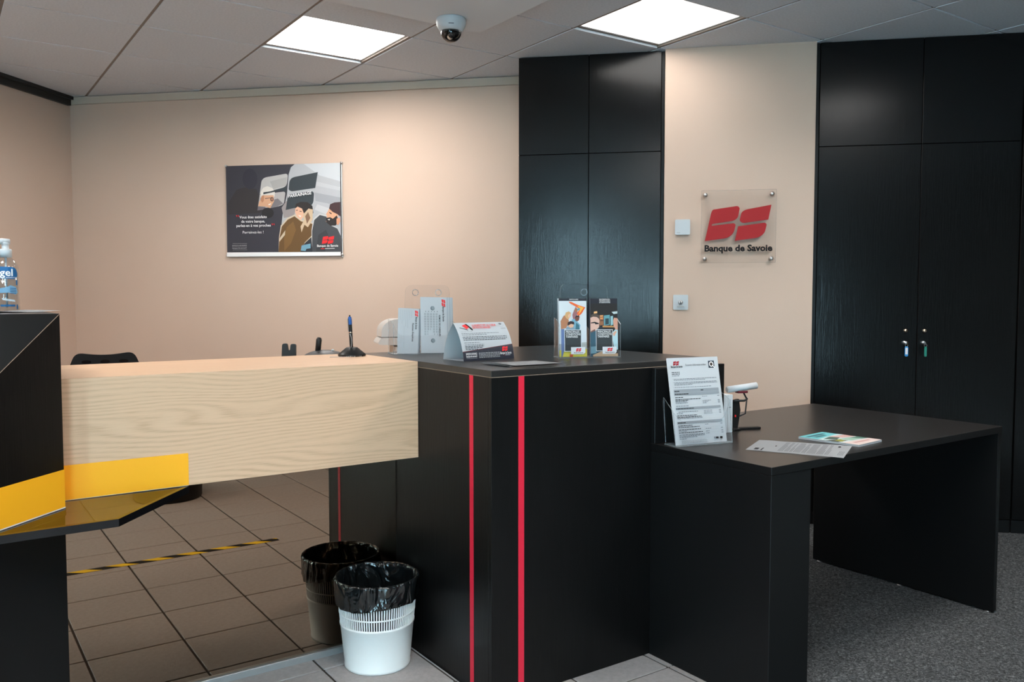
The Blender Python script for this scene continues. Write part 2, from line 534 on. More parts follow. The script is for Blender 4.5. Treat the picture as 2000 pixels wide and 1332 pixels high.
# ceiling: 600 mm tiles on a grid that follows the counters
GU, GV, G = 1.527, 3.987, .6
room_c = rm([(-9, -9), (9, -9), (9, 9), (-9, 9)])
ce = struct(MB().prism(room, CEIL + .05, CEIL + .15).build('ceiling', 'ceiling_grid'))
LIGHTS = [(0, 0), (2, -2), (-3, 0), (2, -5), (-1, -6), (-3, -7), (-4, -3)]  # entries after the desk's panel are unseen, added as fill light
BULK = (.55, 2.212, 2.15, 3.455)      # lowered smooth panel that carries the dome camera
cmesh = None
for i in range(-10, 9):
    for j in range(-13, 6):
        if (i, j) in LIGHTS: continue
        x0, y0 = GU + i * G, GV + j * G
        gu, gv = .0075, .0050
        p0 = [(x0 + gu, y0 + gv), (x0 + G - gu, y0 + gv), (x0 + G - gu, y0 + G - gv), (x0 + gu, y0 + G - gv)]
        p = rm(p0, C_B - .0)
        if len(p) < 3 or area(p) < .001: continue
        if abs(area(p) - area(p0)) < 1e-5:
            if cmesh is None:
                cmesh = MB().box(-G / 2 + gu, G / 2 - gu, -G / 2 + gv, G / 2 - gv, 0, .02, .0012).mesh('ceiling_tile')
                cmesh.materials.append(M['ceiling_tile'])
            link('ceiling_tile', cmesh, ce, (x0 + G / 2, y0 + G / 2, CEIL))
        else: MB().prism(p, CEIL, CEIL + .02).build('ceiling_tile', 'ceiling_tile', ce)
for i in range(-10, 10):
    x = GU + i * G
    p = rm([(x - .012, -9), (x + .012, -9), (x + .012, 9), (x - .012, 9)])
    if len(p) > 2: MB().prism(p, CEIL + .004, CEIL + .03).build('grid_bar', 'ceiling_grid', ce)
for j in range(-13, 7):
    y = GV + j * G
    p = rm([(-9, y - .01), (9, y - .01), (9, y + .01), (-9, y + .01)])
    if len(p) > 2: MB().prism(p, CEIL + .012, CEIL + .034).build('grid_bar', 'ceiling_grid', ce)
MB().box(BULK[0], BULK[1], BULK[2], BULK[3], CEIL - .10, CEIL - .0005, .012, 3).build('bulkhead', 'bulkhead_paint', ce)
DIM = {(2, -2): .24, (0, 0): 1.05, (-3, 0): 1.6, (2, -5): 1.6, (-3, -7): 1.3}
LL = {(0, 0): 'square white LED ceiling panel above the poster wall, left of the dome camera',
      (2, -2): 'square white LED ceiling panel above the tall black cabinet, right of the dome camera',
      (-3, 0): 'LED ceiling panel at the far left edge of the ceiling'}
for i, j in LIGHTS:
    x, y = GU + (i + .5) * G, GV + (j + .5) * G
    if len(rm([(x, y), (x + .01, y), (x, y + .01)])) < 3: continue
    L = thing('ceiling_light', LL.get((i, j), 'unseen square white LED ceiling panel out of the picture, placed for its light'), 'ceiling light', (x, y, CEIL + .013), 0, 'LED panels in the suspended ceiling')
    h = .292
    f = MB().box(-h, h, -h, -h + .016, 0, .012).box(-h, h, h - .016, h, 0, .012)
    f.box(-h, -h + .016, -h + .016, h - .016, 0, .012).box(h - .016, h, -h + .016, h - .016, 0, .012)
    f.build('frame', 'led_frame', L)
    MB().prism(rrect(-h + .016, -h + .016, h - .016, h - .016, .02, 4), .001, .010).build('diffuser', 'led_dim' if (i, j) == (2, -2) else 'led', L)
    ld = bpy.data.lights.new('panel_light', 'AREA')
    ld.shape = 'SQUARE'; ld.size = .54; ld.color = (1.0, .955, .90); ld.spread = math.radians(152 if (i, j) == (2, -5) else 172)
    ld.energy = LED_W * DIM.get((i, j), 1.0)
    lo = bpy.data.objects.new('panel_light', ld); col.objects.link(lo)
    lo.parent = L; lo.location = (0, 0, -.0015)

# ------------------------------------------------------------------ tall cabinets
def cabinet(name, label, s0, s1, splits, z_split, upper_splits, locks=()):
    c = thing(name, label, 'cabinet', W(s0, C_CAB, 0), D45)
    w = s1 - s0; top = CEIL - .004
    MB().box(0, w, .024, C_B - C_CAB - .005, .0, top).build('carcass', 'black_smooth', c)
    MB().box(0, w, .05 - .045, .024, .0, .07).build('plinth', 'black_smooth', c)
    g = .0015
    xs = [0] + splits + [w]
    for a, b in zip(xs, xs[1:]):
        MB().box(a + g, b - g, 0, .02, .075, z_split - g, .001).build('door', 'black_cabinet', c)
    xs = [0] + upper_splits + [w]
    for a, b in zip(xs, xs[1:]):
        MB().box(a + g, b - g, 0, .02, z_split + g, top, .001).build('upper_panel', 'black_cabinet', c)
    return c
cabL = cabinet('tall_cabinet', 'tall black wood-grain cabinet with two doors, between poster wall and sign wall', -.828, -.028, [.40], 2.052, [.40])
MB().box(0, .016, .012, .3, 0, CEIL - .004).build('filler_strip', 'black_smooth', cabL, (.802, 0, 0))
cabR = cabinet('tall_cabinet', 'wide black wood-grain cupboard right of the acrylic sign, keys in its doors', .805, 1.803, [.516], 2.05, [.516])
MB().box(-.0185, -.002, .004, .3, 0, CEIL - .004).build('filler_strip', 'black_smooth', cabR)
def lock(c, x, z, mk):
    k = MB().lathe([(0, .014), (.008, .014), (.0095, .011), (.0095, 0)], 16, mx=Matrix.Translation((x, 0, z)) @ Matrix.Rotation(PI / 2, 4, 'X'))
    return k.build('lock', mk, c)
for x in (.457, .551):
    lock(cabR, x, 1.068, 'brass')
    lock(cabR, x - .005, 1.005, 'steel')
cab3 = cabinet('tall_cabinet', 'black cupboard at the right edge, beyond the cupboard with the keys', 1.809, 3.19, [.46, .92], 2.05, [.69])
def key(x, mk, label, turn):
    k = thing('key', label, 'key', W(.805 + x, C_CAB - .014, 1.004), D45)
    b = MB().box(-.0012, .0012, -.016, .001, -.003, .003)
    b.lathe([(0, -.001), (.010, -.001), (.010, .001), (0, .001)], 16, mx=Matrix.Translation((.002, -.022, 0)) @ Matrix.Rotation(PI / 2 if turn else 1.1, 4, 'X' if turn else 'Y'))
    b.build('bow', 'steel', k)
    r = MB()
    r.tube([(.003 + .007 * math.sin(q), -.024, -.012 + .007 * math.cos(q)) for q in [2 * PI * i / 14 for i in range(15)]], .0009, 6)
    r.build('ring', 'steel', k)
    wd = .0088 if turn else .0058
    tg = MB().slab(rrect(-wd, -.071, wd, -.018, wd * .95), -.027, -.023).build('key_tag', mk, k, (.003, 0, 0))
    if turn:
        flat_print('tag_label', [(rrect(-.0058, -.060, .0058, -.025, .0008), pmat((222, 216, 214)))], tg, upright(-.027))
key(.452, pmat((30, 130, 196)), 'key with blue tag and white label in the left cupboard door', True)
key(.546, pmat((22, 126, 108)), 'key with green tag in the right cupboard door', False)

# ------------------------------------------------------------------ black reception counter
CU, CV, CT = 1.384, 2.104, 1.027
CU1, CV1 = 2.352, 3.06
ct = thing('reception_counter', 'high black wood-grain counter with two vertical red stripes', 'counter', (CU, CV, 0))
w, d = CU1 - CU, CV1 - CV
MB().box(.018, w - .018, .018, d, 0, 1.0).build('carcass', 'black_smooth', ct)
MB().box(.0, .018, .0185, d, .0, 1.0055, .0004).build('side_panel', 'black_wood', ct)
MB().box(.0, w - .0005, .0, .018, .0, 1.0055, .0008).build('front_panel', 'black_wood', ct)
MB().box(w - .018, w, .0185, d, .0, 1.0055, .0008).build('side_panel', 'black_wood', ct)
MB().box(.0008, w - .001, .0008, d, 1.0055, 1.0072).build('edge_band', 'panel_edge', ct)
MB().box(.0, w, .0, d, 1.0072, CT, .0012).build('countertop', 'desk_top', ct)
MB().box(-.0008, .0, .102, .124, .0, 1.0050).build('red_stripe', 'red', ct)
MB().box(.099, .121, -.0008, .0, .0, 1.0050).build('red_stripe', 'red', ct)

# ------------------------------------------------------------------ oak counter with yellow strip
WV, WZ0 = 2.562, .694
wc = thing('oak_counter', 'light oak counter box bridging the black counter and the angular block', 'counter', (.285, WV, WZ0))
w, d, h = CU - .286, 3.07 - WV, CT - WZ0
MB().box(0, w, .0, .019, .0, h - .0005, .0006).build('front_panel', 'light_oak', wc)
MB().box(0, w, .0191, d, h - .019, h - .0005).build('top_panel', 'light_oak', wc)
MB().box(0, w, .0195, d, 0, .018).build('bottom_panel', 'light_oak', wc)
MB().box(0, w, d - .018, d - .0005, .018, h - .02).build('back_panel', 'light_oak', wc)
yp = MB().box(-.0, .333, -.0022, -.0002, .001, .096).build('yellow_strip', 'yellow', wc)
MB().box(0, .333, -.0024, -.0002, .0002, .001).build('white_edge', 'white_edge', wc)
sd = thing('staff_worktop', 'pale staff worktop hidden behind the oak counter', 'worktop', (.29, 3.074, 0))
MB().box(0, 1.80, 0, .46, CT - .06, CT - .042).build('top', 'light_oak', sd)
for x in (.02, .9, 1.76): MB().box(x, x + .02, .01, .44, .001, CT - .0605).build('support_panel', 'light_oak', sd)

# tinted mirror under it
mr = thing('mirror_panel', 'bronze-tinted mirror under the oak counter reflecting the tiled floor', 'mirror', (.285, MIRROR_V, 0))
MB().box(.0, CU - .287, 0, .008, .024, WZ0 - .002).build('mirror_glass', 'mirror_glass', mr)
MB().box(.0, CU - .287, -.014, .012, .0, .0235, .001).build('bottom_rail', 'aluminium', mr)

# ------------------------------------------------------------------ angular block at the left edge
K = (.283, 2.475)
blk = thing('angular_counter', 'faceted black counter block with a yellow band at the left edge', 'counter', (K[0], K[1], 0))
PLAN = [(0, 0), (0, .62), (-1.3, .62), (-1.3, -1.0), (-1.0, -1.0)]
def cutblock(z0, z1, grow=0.0):
    p = [(x + (grow if x >= 0 else 0) + (grow * R2 if i == 4 else 0), y - (grow * R2 if i == 4 else 0)) for i, (x, y) in enumerate(PLAN)]
    p[0] = (grow, -grow * .42)
    b = bmesh.new()
    m_ = MB().prism(p, z0, z1)
    return m_
nf = Vector((0, -.135, .145)).normalized()
bd = cutblock(.7955, 1.205)
r = bmesh.ops.bisect_plane(bd.bm, geom=bd.bm.verts[:] + bd.bm.edges[:] + bd.bm.faces[:], plane_co=(0, 0, 1.205), plane_no=nf, clear_outer=True)
eds = [e for e in r['geom_cut'] if isinstance(e, bmesh.types.BMEdge)]
bmesh.ops.contextual_create(bd.bm, geom=eds)
bmesh.ops.recalc_face_normals(bd.bm, faces=bd.bm.faces)
bd.bm.normal_update()
for f in bd.bm.faces: f.material_index = 1 if .3 < f.normal.z < .95 else 0
bd.build('body', ['black_wood', 'black_smooth'], blk)
e0 = Vector((0, 0, 1.205)); e1 = Vector((-.44, -.44, 1.205 - .44 * .135 / .145))
MB().tube([e0 + Vector((.0003, -.0003, -.0008)), e1 + Vector((.0003, -.0003, -.0008))], .0008, 6).build('edge_band', 'panel_edge', blk)
cutblock(.6965, .7955, .0012).build('yellow_band', 'yellow', blk)
cutblock(.6935, .6965, .0016).build('white_edge', 'white_edge', blk)
cutblock(0, .672).build('base', 'black_smooth', blk)
# glass shelf clipped between base and band
gp = [(.617, 2.556), (.617, MIRROR_V - .004), (.286, MIRROR_V - .004), (.286, 2.476), (.081, 2.271), (.379, 2.277)]
gs = thing('glass_shelf', 'tinted glass shelf with a thick black edge under the yellow strip', 'shelf', (0, 0, .673))
gm = MB()
gm.prism(gp, 0, .0195)
for f in gm.bm.faces: f.material_index = 0 if abs(f.normal.z) > .5 else 1
gm.bm.normal_update()
for f in gm.bm.faces: f.material_index = 0 if abs(f.normal.z) > .5 else 1
gm.build('glass_sheet', ['tinted_glass', 'black_gloss'], gs)
def edge(a, b, t=.012):
    v = (Vector(b) - Vector(a)).normalized(); n_ = Vector((-v.y, v.x))
    return [a, b, tuple(Vector(b) + n_ * t), tuple(Vector(a) + n_ * t)]
fm = MB()
fm.prism([(.0815, 2.2705), (.3795, 2.2765), (.3745, 2.2895), (.093, 2.2835)], .0, .0199)
fm.prism([(.3795, 2.2765), (.6175, 2.5585), (.602, 2.5585), (.3745, 2.2895)], .0, .0199)
fm.build('edge_frame', 'black_gloss', gs)

# ------------------------------------------------------------------ low black desk
DU0, DU1, DV0, DV1, DZ = DESK_U0, 3.44, 1.595, 2.453, .743
dk = thing('desk', 'low plain black desk on the carpet in front of the cupboards', 'desk', (DU0, DV0, 0))
w, d = DU1 - DU0, DV1 - DV0
nx, ny = CU1 - DU0 + .003, CV - DV0 - .001
tt = MB().prism([(0, 0), (w, 0), (w, d), (nx, d), (nx, ny), (0, ny)], DZ - .025, DZ, .001)
tt.bm.normal_update()
for f in tt.bm.faces: f.material_index = 0 if f.normal.z > .5 else 1
tt.build('tabletop', ['desk_top', 'black_smooth'], dk)
MB().box(0, .022, 0, CV - DV0 - .001, 0, DZ - .0255, .0012).build('side_panel', 'black_smooth', dk)
MB().box(.0225, .195, .004, .024, 0, DZ - .0255, .001).build('front_return', 'black_smooth', dk)
MB().box(w - .024, w, .004, d - .03, .008, DZ - .0255, .0012).build('side_panel', 'black_smooth', dk)
MB().box(.024, .19, .2, .22, 0, DZ - .026).build('inner_panel', 'black_smooth', dk)
up_ = MB().box(0, 2.392 - DU0, -.020, -.0015, .0005, 1.004 - DZ, .0012).build('divider_panel', 'black_smooth', None, (DU0, CV, DZ))
tag(up_, 'upright black panel against the high counter, behind the document holder', 'panel')
for y in (.03, .40, d - .06):
    MB().lathe([(0, 0), (.012, 0), (.012, .004), (.006, .005), (.006, .009)], 12, (w - .012, y, 0)).build('foot', 'steel', dk)

# ------------------------------------------------------------------ things on the walls
# acrylic sign with the red mark on four standoffs
SGW, SGH = .392, .392
sg = thing('acrylic_sign', 'clear square acrylic sign with red bank logo on four round standoffs', 'sign', W(.193, C_WALL - .001, 1.432), D45)
pm = MB().box(0, SGW, -.030, -.024, 0, SGH, .0006)
pm.bm.normal_update()
for f in pm.bm.faces: f.material_index = 0 if abs(f.normal.y) > .9 else 1
pm.build('acrylic_panel', ['sign_acrylic', 'acrylic_edge'], sg)
for x in (.020, SGW - .022):
    for z in (.022, SGH - .024):
        b = MB().lathe([(0, .040), (.007, .039), (.011, .034), (.012, .030), (.0095, .029), (.0095, 0)], 16, mx=Matrix.Translation((x, 0, z)) @ Matrix.Rotation(PI / 2, 4, 'X'))
        b.build('standoff', 'steel', sg)
k = .392 / 735.0
for leaf in LOGO:
    pts = [(.0195 + a * k, .1185 + b * k) for a, b in rounded(leaf, 6)]
    MB().slab(pts, -.0330, -.0302).build('logo_leaf', 'logo_red', sg)
text('Banque de Savoie', .047, .0165, .0635, 'ink', sg, upright(-.0302), bold=.04, width=.357, off=.0006)

# poster
PW, PH = .795, .594
po_ = thing('poster', 'dark advertising poster with three smiling people on the beige back wall', 'poster', W(-2.851, C_B - .001, 1.512), D45)
MB().box(0, PW, -.012, 0, 0, PH).build('backing', 'dark_trim', po_)
def pc(x, y):
    u = (x - 78) / 1340.0
    top = 150 - 38 * u; bot = 1218 - 13 * u
    return (u * PW, PH * (1 - (y - top) / (bot - top)))
def P(pts, seg=5): return [pc(*q) for q in rounded(pts, seg)]
C_ = pmat
sh = [(P([(78, 150), (1418, 112), (1418, 1205), (78, 1218)]), C_((50, 50, 60)))]
sh += [(P([(90, 600), (200, 430), (290, 400), (440, 420), (520, 640), (480, 700), (100, 720)]), C_((45, 42, 45))),
       (P(ell(365, 300, 88, 122)), C_((40, 41, 54))),
       (P([(478, 480), (505, 290, 60), (815, 235, 40), (795, 392, 50), (523, 466)]), C_((186, 184, 182))),
       (P([(600, 330), (800, 280), (790, 380), (640, 420)]), C_((170, 168, 166))),
       (P([(448, 672), (478, 482), (782, 448, 30), (760, 600, 50), (700, 622)]), C_((176, 172, 172))),
       (P([(600, 560), (690, 530), (752, 590), (690, 622), (600, 640)]), C_((120, 116, 120))),
       (P([(486, 520), (490, 455), (520, 405), (570, 385), (630, 410), (658, 460), (652, 510), (560, 520)]), C_((222, 216, 208))),
       (P([(492, 540), (520, 492), (640, 492), (648, 560), (625, 600), (600, 645), (540, 625), (458, 622), (470, 570)]), C_((214, 164, 130))),
       (P([(486, 545), (500, 500), (530, 490), (525, 560), (505, 580)]), C_((188, 132, 98))),
       (P([(575, 600), (612, 585), (606, 602), (585, 610)]), C_((240, 228, 220))),
       (P(ell(622, 540, 20, 26)), C_((60, 48, 50))), (P(ell(623, 541, 13, 18)), C_((170, 120, 96))),
       (P([(540, 528), (605, 520), (605, 526), (540, 535)]), C_((60, 48, 50))),
       (P([(448, 672), (458, 622), (540, 630), (560, 655)]), C_((110, 104, 112))),
       (P([(522, 458), (600, 448), (795, 395), (795, 462), (745, 432), (522, 482)]), C_((46, 56, 62))),
       (P(ell(570, 700, 72, 62)), C_((26, 26, 30))),
       (P([(692, 1168), (745, 720), (800, 480), (822, 250), (850, 165), (895, 128), (1418, 112), (1418, 1168)]), C_((178, 180, 184))),
       (P([(1000, 126), (1418, 112), (1418, 330), (1180, 260)]), C_((196, 200, 204))),
       (P([(1120, 460), (1418, 520), (1418, 620), (1130, 560)]), C_((158, 160, 166))),
       (P([(1150, 600), (1300, 650), (1250, 720), (1120, 660)]), C_((196, 196, 198))),
       (P([(1140, 330), (1418, 400), (1418, 440), (1140, 380)]), C_((188, 190, 193))),
       (P([(735, 640), (790, 560), (900, 640), (880, 740), (760, 760)]), C_((150, 142, 142))),
       (P([(820, 425), (835, 290, 60), (1162, 222), (1130, 407), (850, 449, 50)]), C_((46, 56, 62))),
       (P([(783, 666), (812, 486), (1118, 440, 50), (1105, 590, 40), (1050, 640), (900, 640)]), C_((46, 56, 62)))]
# woman in the brown coat
sh += [(P([(700, 985), (722, 850), (800, 760), (890, 718), (960, 780), (1100, 820), (1110, 960), (1010, 1050), (960, 1168), (692, 1168)]), C_((206, 190, 168))),
       (P([(705, 1000), (735, 860), (805, 780), (885, 740), (960, 800), (1092, 830), (1090, 960), (1000, 1050), (950, 1168), (692, 1168)]), C_((104, 74, 36))),
       (P([(760, 1000), (790, 870), (870, 800), (900, 900), (840, 1060), (760, 1150)]), C_((122, 88, 44))),
       (P([(700, 1010), (775, 905), (770, 960), (705, 1040)]), C_((204, 186, 160))),
       (P([(893, 700), (895, 650), (930, 620), (985, 660), (1000, 730), (960, 785), (915, 750)]), C_((226, 178, 150))),
       (P([(930, 725), (968, 735), (950, 752)]), C_((240, 226, 220))),
       (P([(905, 668), (925, 664), (924, 672), (906, 676)]), C_((60, 40, 36))), (P([(945, 676), (970, 680), (968, 688), (946, 684)]), C_((60, 40, 36))),
       (P([(892, 650), (905, 595), (960, 570), (1040, 575), (1095, 620), (1105, 700), (1060, 760), (1000, 720), (975, 650), (920, 625)]), C_((34, 28, 28))),
       (P([(985, 720), (1050, 650), (1100, 660), (1095, 780), (1040, 870), (1000, 840), (965, 930), (955, 860), (995, 790)]), C_((206, 180, 150))),
       (P([(1010, 740), (1045, 690), (1070, 760), (1030, 830)]), C_((132, 100, 76)))]
# man with the beanie
sh += [(P([(1080, 1168), (1082, 900), (1105, 770), (1175, 708), (1262, 728), (1290, 830), (1385, 875), (1418, 960), (1418, 1168)]), C_((198, 198, 198))),
       (P([(1085, 1168), (1090, 910), (1115, 785), (1180, 725), (1255, 745), (1285, 840), (1380, 885), (1418, 970), (1418, 1168)]), C_((64, 67, 72))),
       (P([(1130, 1168), (1160, 960), (1250, 900), (1290, 1000), (1230, 1168)]), C_((52, 54, 60))),
       (P([(1250, 805), (1262, 740), (1252, 712), (1275, 680), (1292, 640), (1385, 700), (1390, 790), (1330, 830)]), C_((218, 162, 128))),
       (P([(1290, 690), (1318, 706), (1314, 716), (1288, 700)]), C_((40, 28, 26))),
       (P([(1250, 760), (1300, 752), (1330, 770), (1375, 730), (1398, 800), (1360, 850), (1300, 852), (1255, 812)]), C_((36, 26, 26))),
       (P([(1268, 778), (1298, 772), (1290, 790)]), C_((226, 214, 206))),
       (P([(1372, 770), (1408, 755), (1416, 800), (1390, 845), (1372, 830)]), C_((214, 150, 116))),
       (P([(1288, 650), (1300, 600), (1350, 578), (1418, 572), (1418, 745), (1380, 715), (1330, 690)]), C_((62, 36, 40))),
       (P([(945, 1168), (1000, 1060), (1080, 985), (1090, 1168)]), C_((38, 42, 52))),
       (P([(955, 1145), (965, 1085), (1070, 1062), (1068, 1118), (1020, 1125), (1010, 1150)]), C_((112, 160, 182)))]
for leaf in LOGO: sh.append((P([(1200 + a * .222, 1066 - b * .262) for a, b in rounded(leaf, 4)]), 'print_red'))
sh += [(P([(78, 1168), (1418, 1160), (1418, 1205), (78, 1218)]), 'white_print')]
for q in ((150, 1062, 322), (150, 1136, 322)): sh.append((P([(q[0], q[1]), (q[2], q[1]), (q[2], q[1] + 3), (q[0], q[1] + 3)]), C_((160, 160, 160))))
sh += [(P([(1190, 1118), (1232, 1117), (1232, 1126), (1190, 1127)]), 'print_red'), (P([(1238, 1117), (1348, 1114), (1348, 1124), (1238, 1126)]), C_((200, 200, 200)))]
for q in ((197, 728), (218, 728), (618, 826), (640, 826)): sh.append((P([(q[0], q[1]), (q[0] + 11, q[1]), (q[0] + 13, q[1] + 20), (q[0] + 6, q[1] + 20)]), 'print_red'))
flat_print('print', sh, po_, upright(-.012))
def pt(s_, x0, x1, y, hpx, mk='white_print', bold=0.0, ang=0.0, shear=0.0):
    a = pc(x0, y); b = pc(x1, y)
    text(s_, hpx / 1068 * PH * 1.35, a[0], a[1], mk, po_, upright(-.012), bold=bold, width=b[0] - a[0], ang=ang, off=.012, shear=shear)
pt('Vous êtes satisfaits', 242, 566, 768, 33, bold=.012)
pt('de votre banque,', 262, 542, 818, 33, bold=.012)
pt('parlez-en à vos proches', 203, 610, 868, 33, bold=.012)
pt('Parrainez-les !', 275, 522, 946, 33)
pt('PARRAINAGE', 818, 1095, 524, 36, bold=.02, ang=math.radians(7), shear=.15)
pt('Banque de Savoie', 1148, 1390, 1102, 27, bold=.02)
pt('BANQUE & ASSURANCE', 150, 322, 1098, 18, C_((180, 180, 180)))
pt('banque-de-savoie.fr', 150, 322, 1124, 18, C_((180, 180, 180)))
MB().box(PW + .004, PW + .010, -.010, -.004, -.01, PH + .004).build('side_rod', 'aluminium', po_)
for x, z in ((0, PH), (0, .01), (PW + .006, PH), (PW + .006, .008)):
    MB().lathe([(0, -.018), (.006, -.017), (.008, -.012), (.008, .0)], 12, mx=Matrix.Translation((x, 0, z)) @ Matrix.Rotation(-PI / 2, 4, 'X')).build('corner_clip', 'steel', po_)

# white sensor box and key switch
th = thing('wall_sensor', 'blank white square sensor box on the beige wall left of the sign', 'sensor', W(.0525, C_WALL - .001, 1.588), D45)
MB().slab(rrect(0, 0, .081, .083, .008), -.024, -.004).build('cover', 'white_plastic', th)
MB().slab(rrect(.004, .004, .077, .079, .004), -.004, 0).build('back_plate', 'gray_plastic', th)
flat_print('marking', [(rrect(.009, .009, .028, .0125, .0005), 'ink_light')], th, upright(-.024))
ks = thing('key_switch', 'white square key switch plate below the sensor box', 'switch', W(.0465, C_WALL - .001, 1.176), D45)
MB().slab(rrect(0, 0, .081, .083, .006), -.008, 0).build('plate', 'white_plastic', ks)
MB().slab(rrect(.014, .010, .066, .068, .004), -.012, -.008).build('inner_plate', 'white_plastic', ks)
MB().lathe([(0, .026), (.009, .026), (.011, .023), (.013, .014), (.014, .011)], 20, mx=Matrix.Translation((.040, 0, .040)) @ Matrix.Rotation(PI / 2, 4, 'X')).build('lock_cylinder', 'aluminium', ks)
MB().box(.038, .042, -.0268, -.026, .033, .047).build('key_slot', 'ink', ks)
MB().box(.022, .060, -.016, -.012, .016, .020, .001).build('guard_bar', 'gray_plastic', ks)

# dome camera under the lowered ceiling panel
dc = thing('dome_camera', 'white dome security camera with dark glass hanging from the ceiling', 'camera', (1.985, 3.345, CEIL - .10), math.radians(-30))
MB().lathe([(0, 0), (.064, 0), (.068, -.006), (.068, -.018), (.064, -.034), (.052, -.056), (.046, -.058), (0, -.058)], 40).build('housing', 'white_plastic', dc)
MB().lathe([(.047, -.0575)] + [(.047 * math.cos(a), -.058 - .046 * math.sin(a)) for a in [PI / 2 * i / 8 for i in range(9)]], 32).build('dome', 'dome_glass', dc)
ln = MB().ball((0, 0, -.066), .030).build('lens_ball', 'black_gloss', dc)
MB().lathe([(.012, 0), (.014, .010), (.010, .012), (0, .012)], 16, mx=Matrix.Translation((-.004, -.022, -.083)) @ Matrix.Rotation(2.2, 4, 'X')).build('lens', 'steel', ln)
flat_print('marking', [(rrect(-.012, -.040, .012, -.035, .001), 'ink_gray')], dc, lambda x, z, o: Vector((.062 * math.sin(x / .062), -(.0625 + o * 2) * math.cos(x / .062), z)), cut=1)

# ------------------------------------------------------------------ behind the oak counter
SHELF = CT - .042
ch = thing('office_chair', 'black plastic office chair, backrest top showing above the oak counter', 'chair', (.835, 5.30, .002), math.radians(-8))
bk = MB()
pts = rounded([(-.15, .52, .05), (.15, .52, .05), (.188, .84), (.158, .917, .06), (0, .896, .3), (-.158, .917, .06), (-.188, .84)], 6)
bk.slab(pts, .0, .03)
bko = bk.build('backrest', 'black_plastic', ch, (0, .18, 0))
for x in (-.10, 0, .10):
    MB().slab(ell(x, .862, .026, .011, 14), -.004, -.0005).build('grip_recess', 'black_gloss', bko)
MB().box(-.22, .22, -.22, .20, .44, .50, .02, 3).build('seat', 'black_plastic', ch)
MB().box(-.03, .03, .19, .24, .40, .60, .006).build('back_post', 'black_plastic', ch)
MB().box(-.03, .03, .0, .24, .40, .43, .006).build('back_bracket', 'black_plastic', ch)
MB().lathe([(0, .08), (.028, .08), (.028, .28), (.018, .281), (.018, .44), (0, .44)], 16).build('gas_column', 'black_plastic', ch)
for i in range(5):
    a = 2 * PI * i / 5
    lg = MB().tube([(.02 * math.cos(a), .02 * math.sin(a), .10), (.28 * math.cos(a), .28 * math.sin(a), .065)], [.022, .014], 8).build('leg', 'black_plastic', ch)
    MB().lathe([(0, -.012), (.024, -.012), (.026, 0), (.024, .012), (0, .012)], 14, mx=Matrix.Translation((.285 * math.cos(a), .285 * math.sin(a), .026)) @ Matrix.Rotation(a, 4, 'Z') @ Matrix.Rotation(PI / 2, 4, 'X')).build('caster', 'black_gloss', lg)

fs = thing('forked_stand', 'black plate with a notched top behind the oak counter, left of the phone', 'stand', (1.142, 3.15, SHELF), math.radians(-30))
MB().slab(rounded([(-.030, 0), (.024, 0), (.026, .082, .008), (.006, .082, .006), (.003, .058, .003), (-.003, .058, .003), (-.007, .084, .006), (-.026, .084, .008)], 3), -.008, .008).build('plate', 'black_plastic', fs)
MB().box(-.034, .034, -.03, .03, 0, .006, .001).build('foot', 'black_plastic', fs)
ph = thing('desk_phone', 'low charcoal desk phone with an upright black handset behind the oak counter', 'phone', (1.30, 3.19, SHELF), math.radians(-10))
MB().box(-.09, .09, -.07, .07, 0, .016, .004).build('foot_plate', 'white_plastic', ph)
b = MB(); b.ball((.0, 0, .012), (.092, .066, .040), 24, 14)
bmesh.ops.bisect_plane(b.bm, geom=b.bm.verts[:] + b.bm.edges[:] + b.bm.faces[:], plane_co=(0, 0, .014), plane_no=(0, 0, -1), clear_outer=True)
b.build('body', 'charcoal_plastic', ph)
MB().tube([(-.026, .0, .045), (-.020, .004, .092), (-.018, .006, .1)], [.011, .0115, .008], 10).build('handset', 'black_plastic', ph)
MB().ball((.030, -.016, .050), (.006, .006, .005), 10, 6).build('button', 'white_plastic', ph)

pr = thing('document_scanner', 'light grey desktop scanner behind the left leaflet holder', 'scanner', (1.75, 3.36, SHELF), math.radians(-18))
MB().prism(rrect(-.06, -.06, .12, .08, .02), 0, .045).build('pedestal', 'gray_plastic', pr)
b = MB().slab(rounded([(-.135, .055, .02), (.12, .045, .01), (.12, .085), (-.115, .085, .01)], 4), -.07, .09); b.build('lower_body', 'gray_plastic', pr)
b = MB().slab(rounded([(-.115, .088), (.12, .088), (.12, .168, .02), (-.07, .165, .05), (-.112, .135, .03)], 5), -.065, .09); b.build('upper_lid', 'gray_plastic', pr)

# pen on a chain
ps = thing('pen_stand', 'black and blue pen upright in a black cone base with a bead chain', 'pen stand', (1.305, 2.935, CT))
MB().lathe([(0, 0), (.050, 0), (.052, .004), (.050, .008), (.021, .032), (.012, .034), (.008, .028), (0, .028)], 32).build('base', 'black_plastic', ps)
pen = MB().lathe([(0, .018), (.0045, .024), (.0062, .04), (.0066, .088), (.0062, .0885), (.0066, .09), (.0068, .135), (.0052, .146), (0, .147)], 16, mx=Matrix.Rotation(-.05, 4, 'Y')).build('pen', 'black_plastic', ps)
RP = Matrix.Rotation(-.05, 4, 'Y')
MB().lathe([(.0069, .0872), (.0071, .0890), (.0069, .0905)], 16, mx=RP).build('ring', 'brass', pen)
MB().lathe([(.0070, .118), (.0071, .136), (.0056, .147), (0, .148)], 16, mx=RP).build('cap', pmat((20, 78, 150)), pen)
b = MB().box(-.0095, -.0068, -.0022, .0022, .092, .140, .0006); bmesh.ops.transform(b.bm, matrix=RP, verts=b.bm.verts); b.build('clip', 'steel', pen)
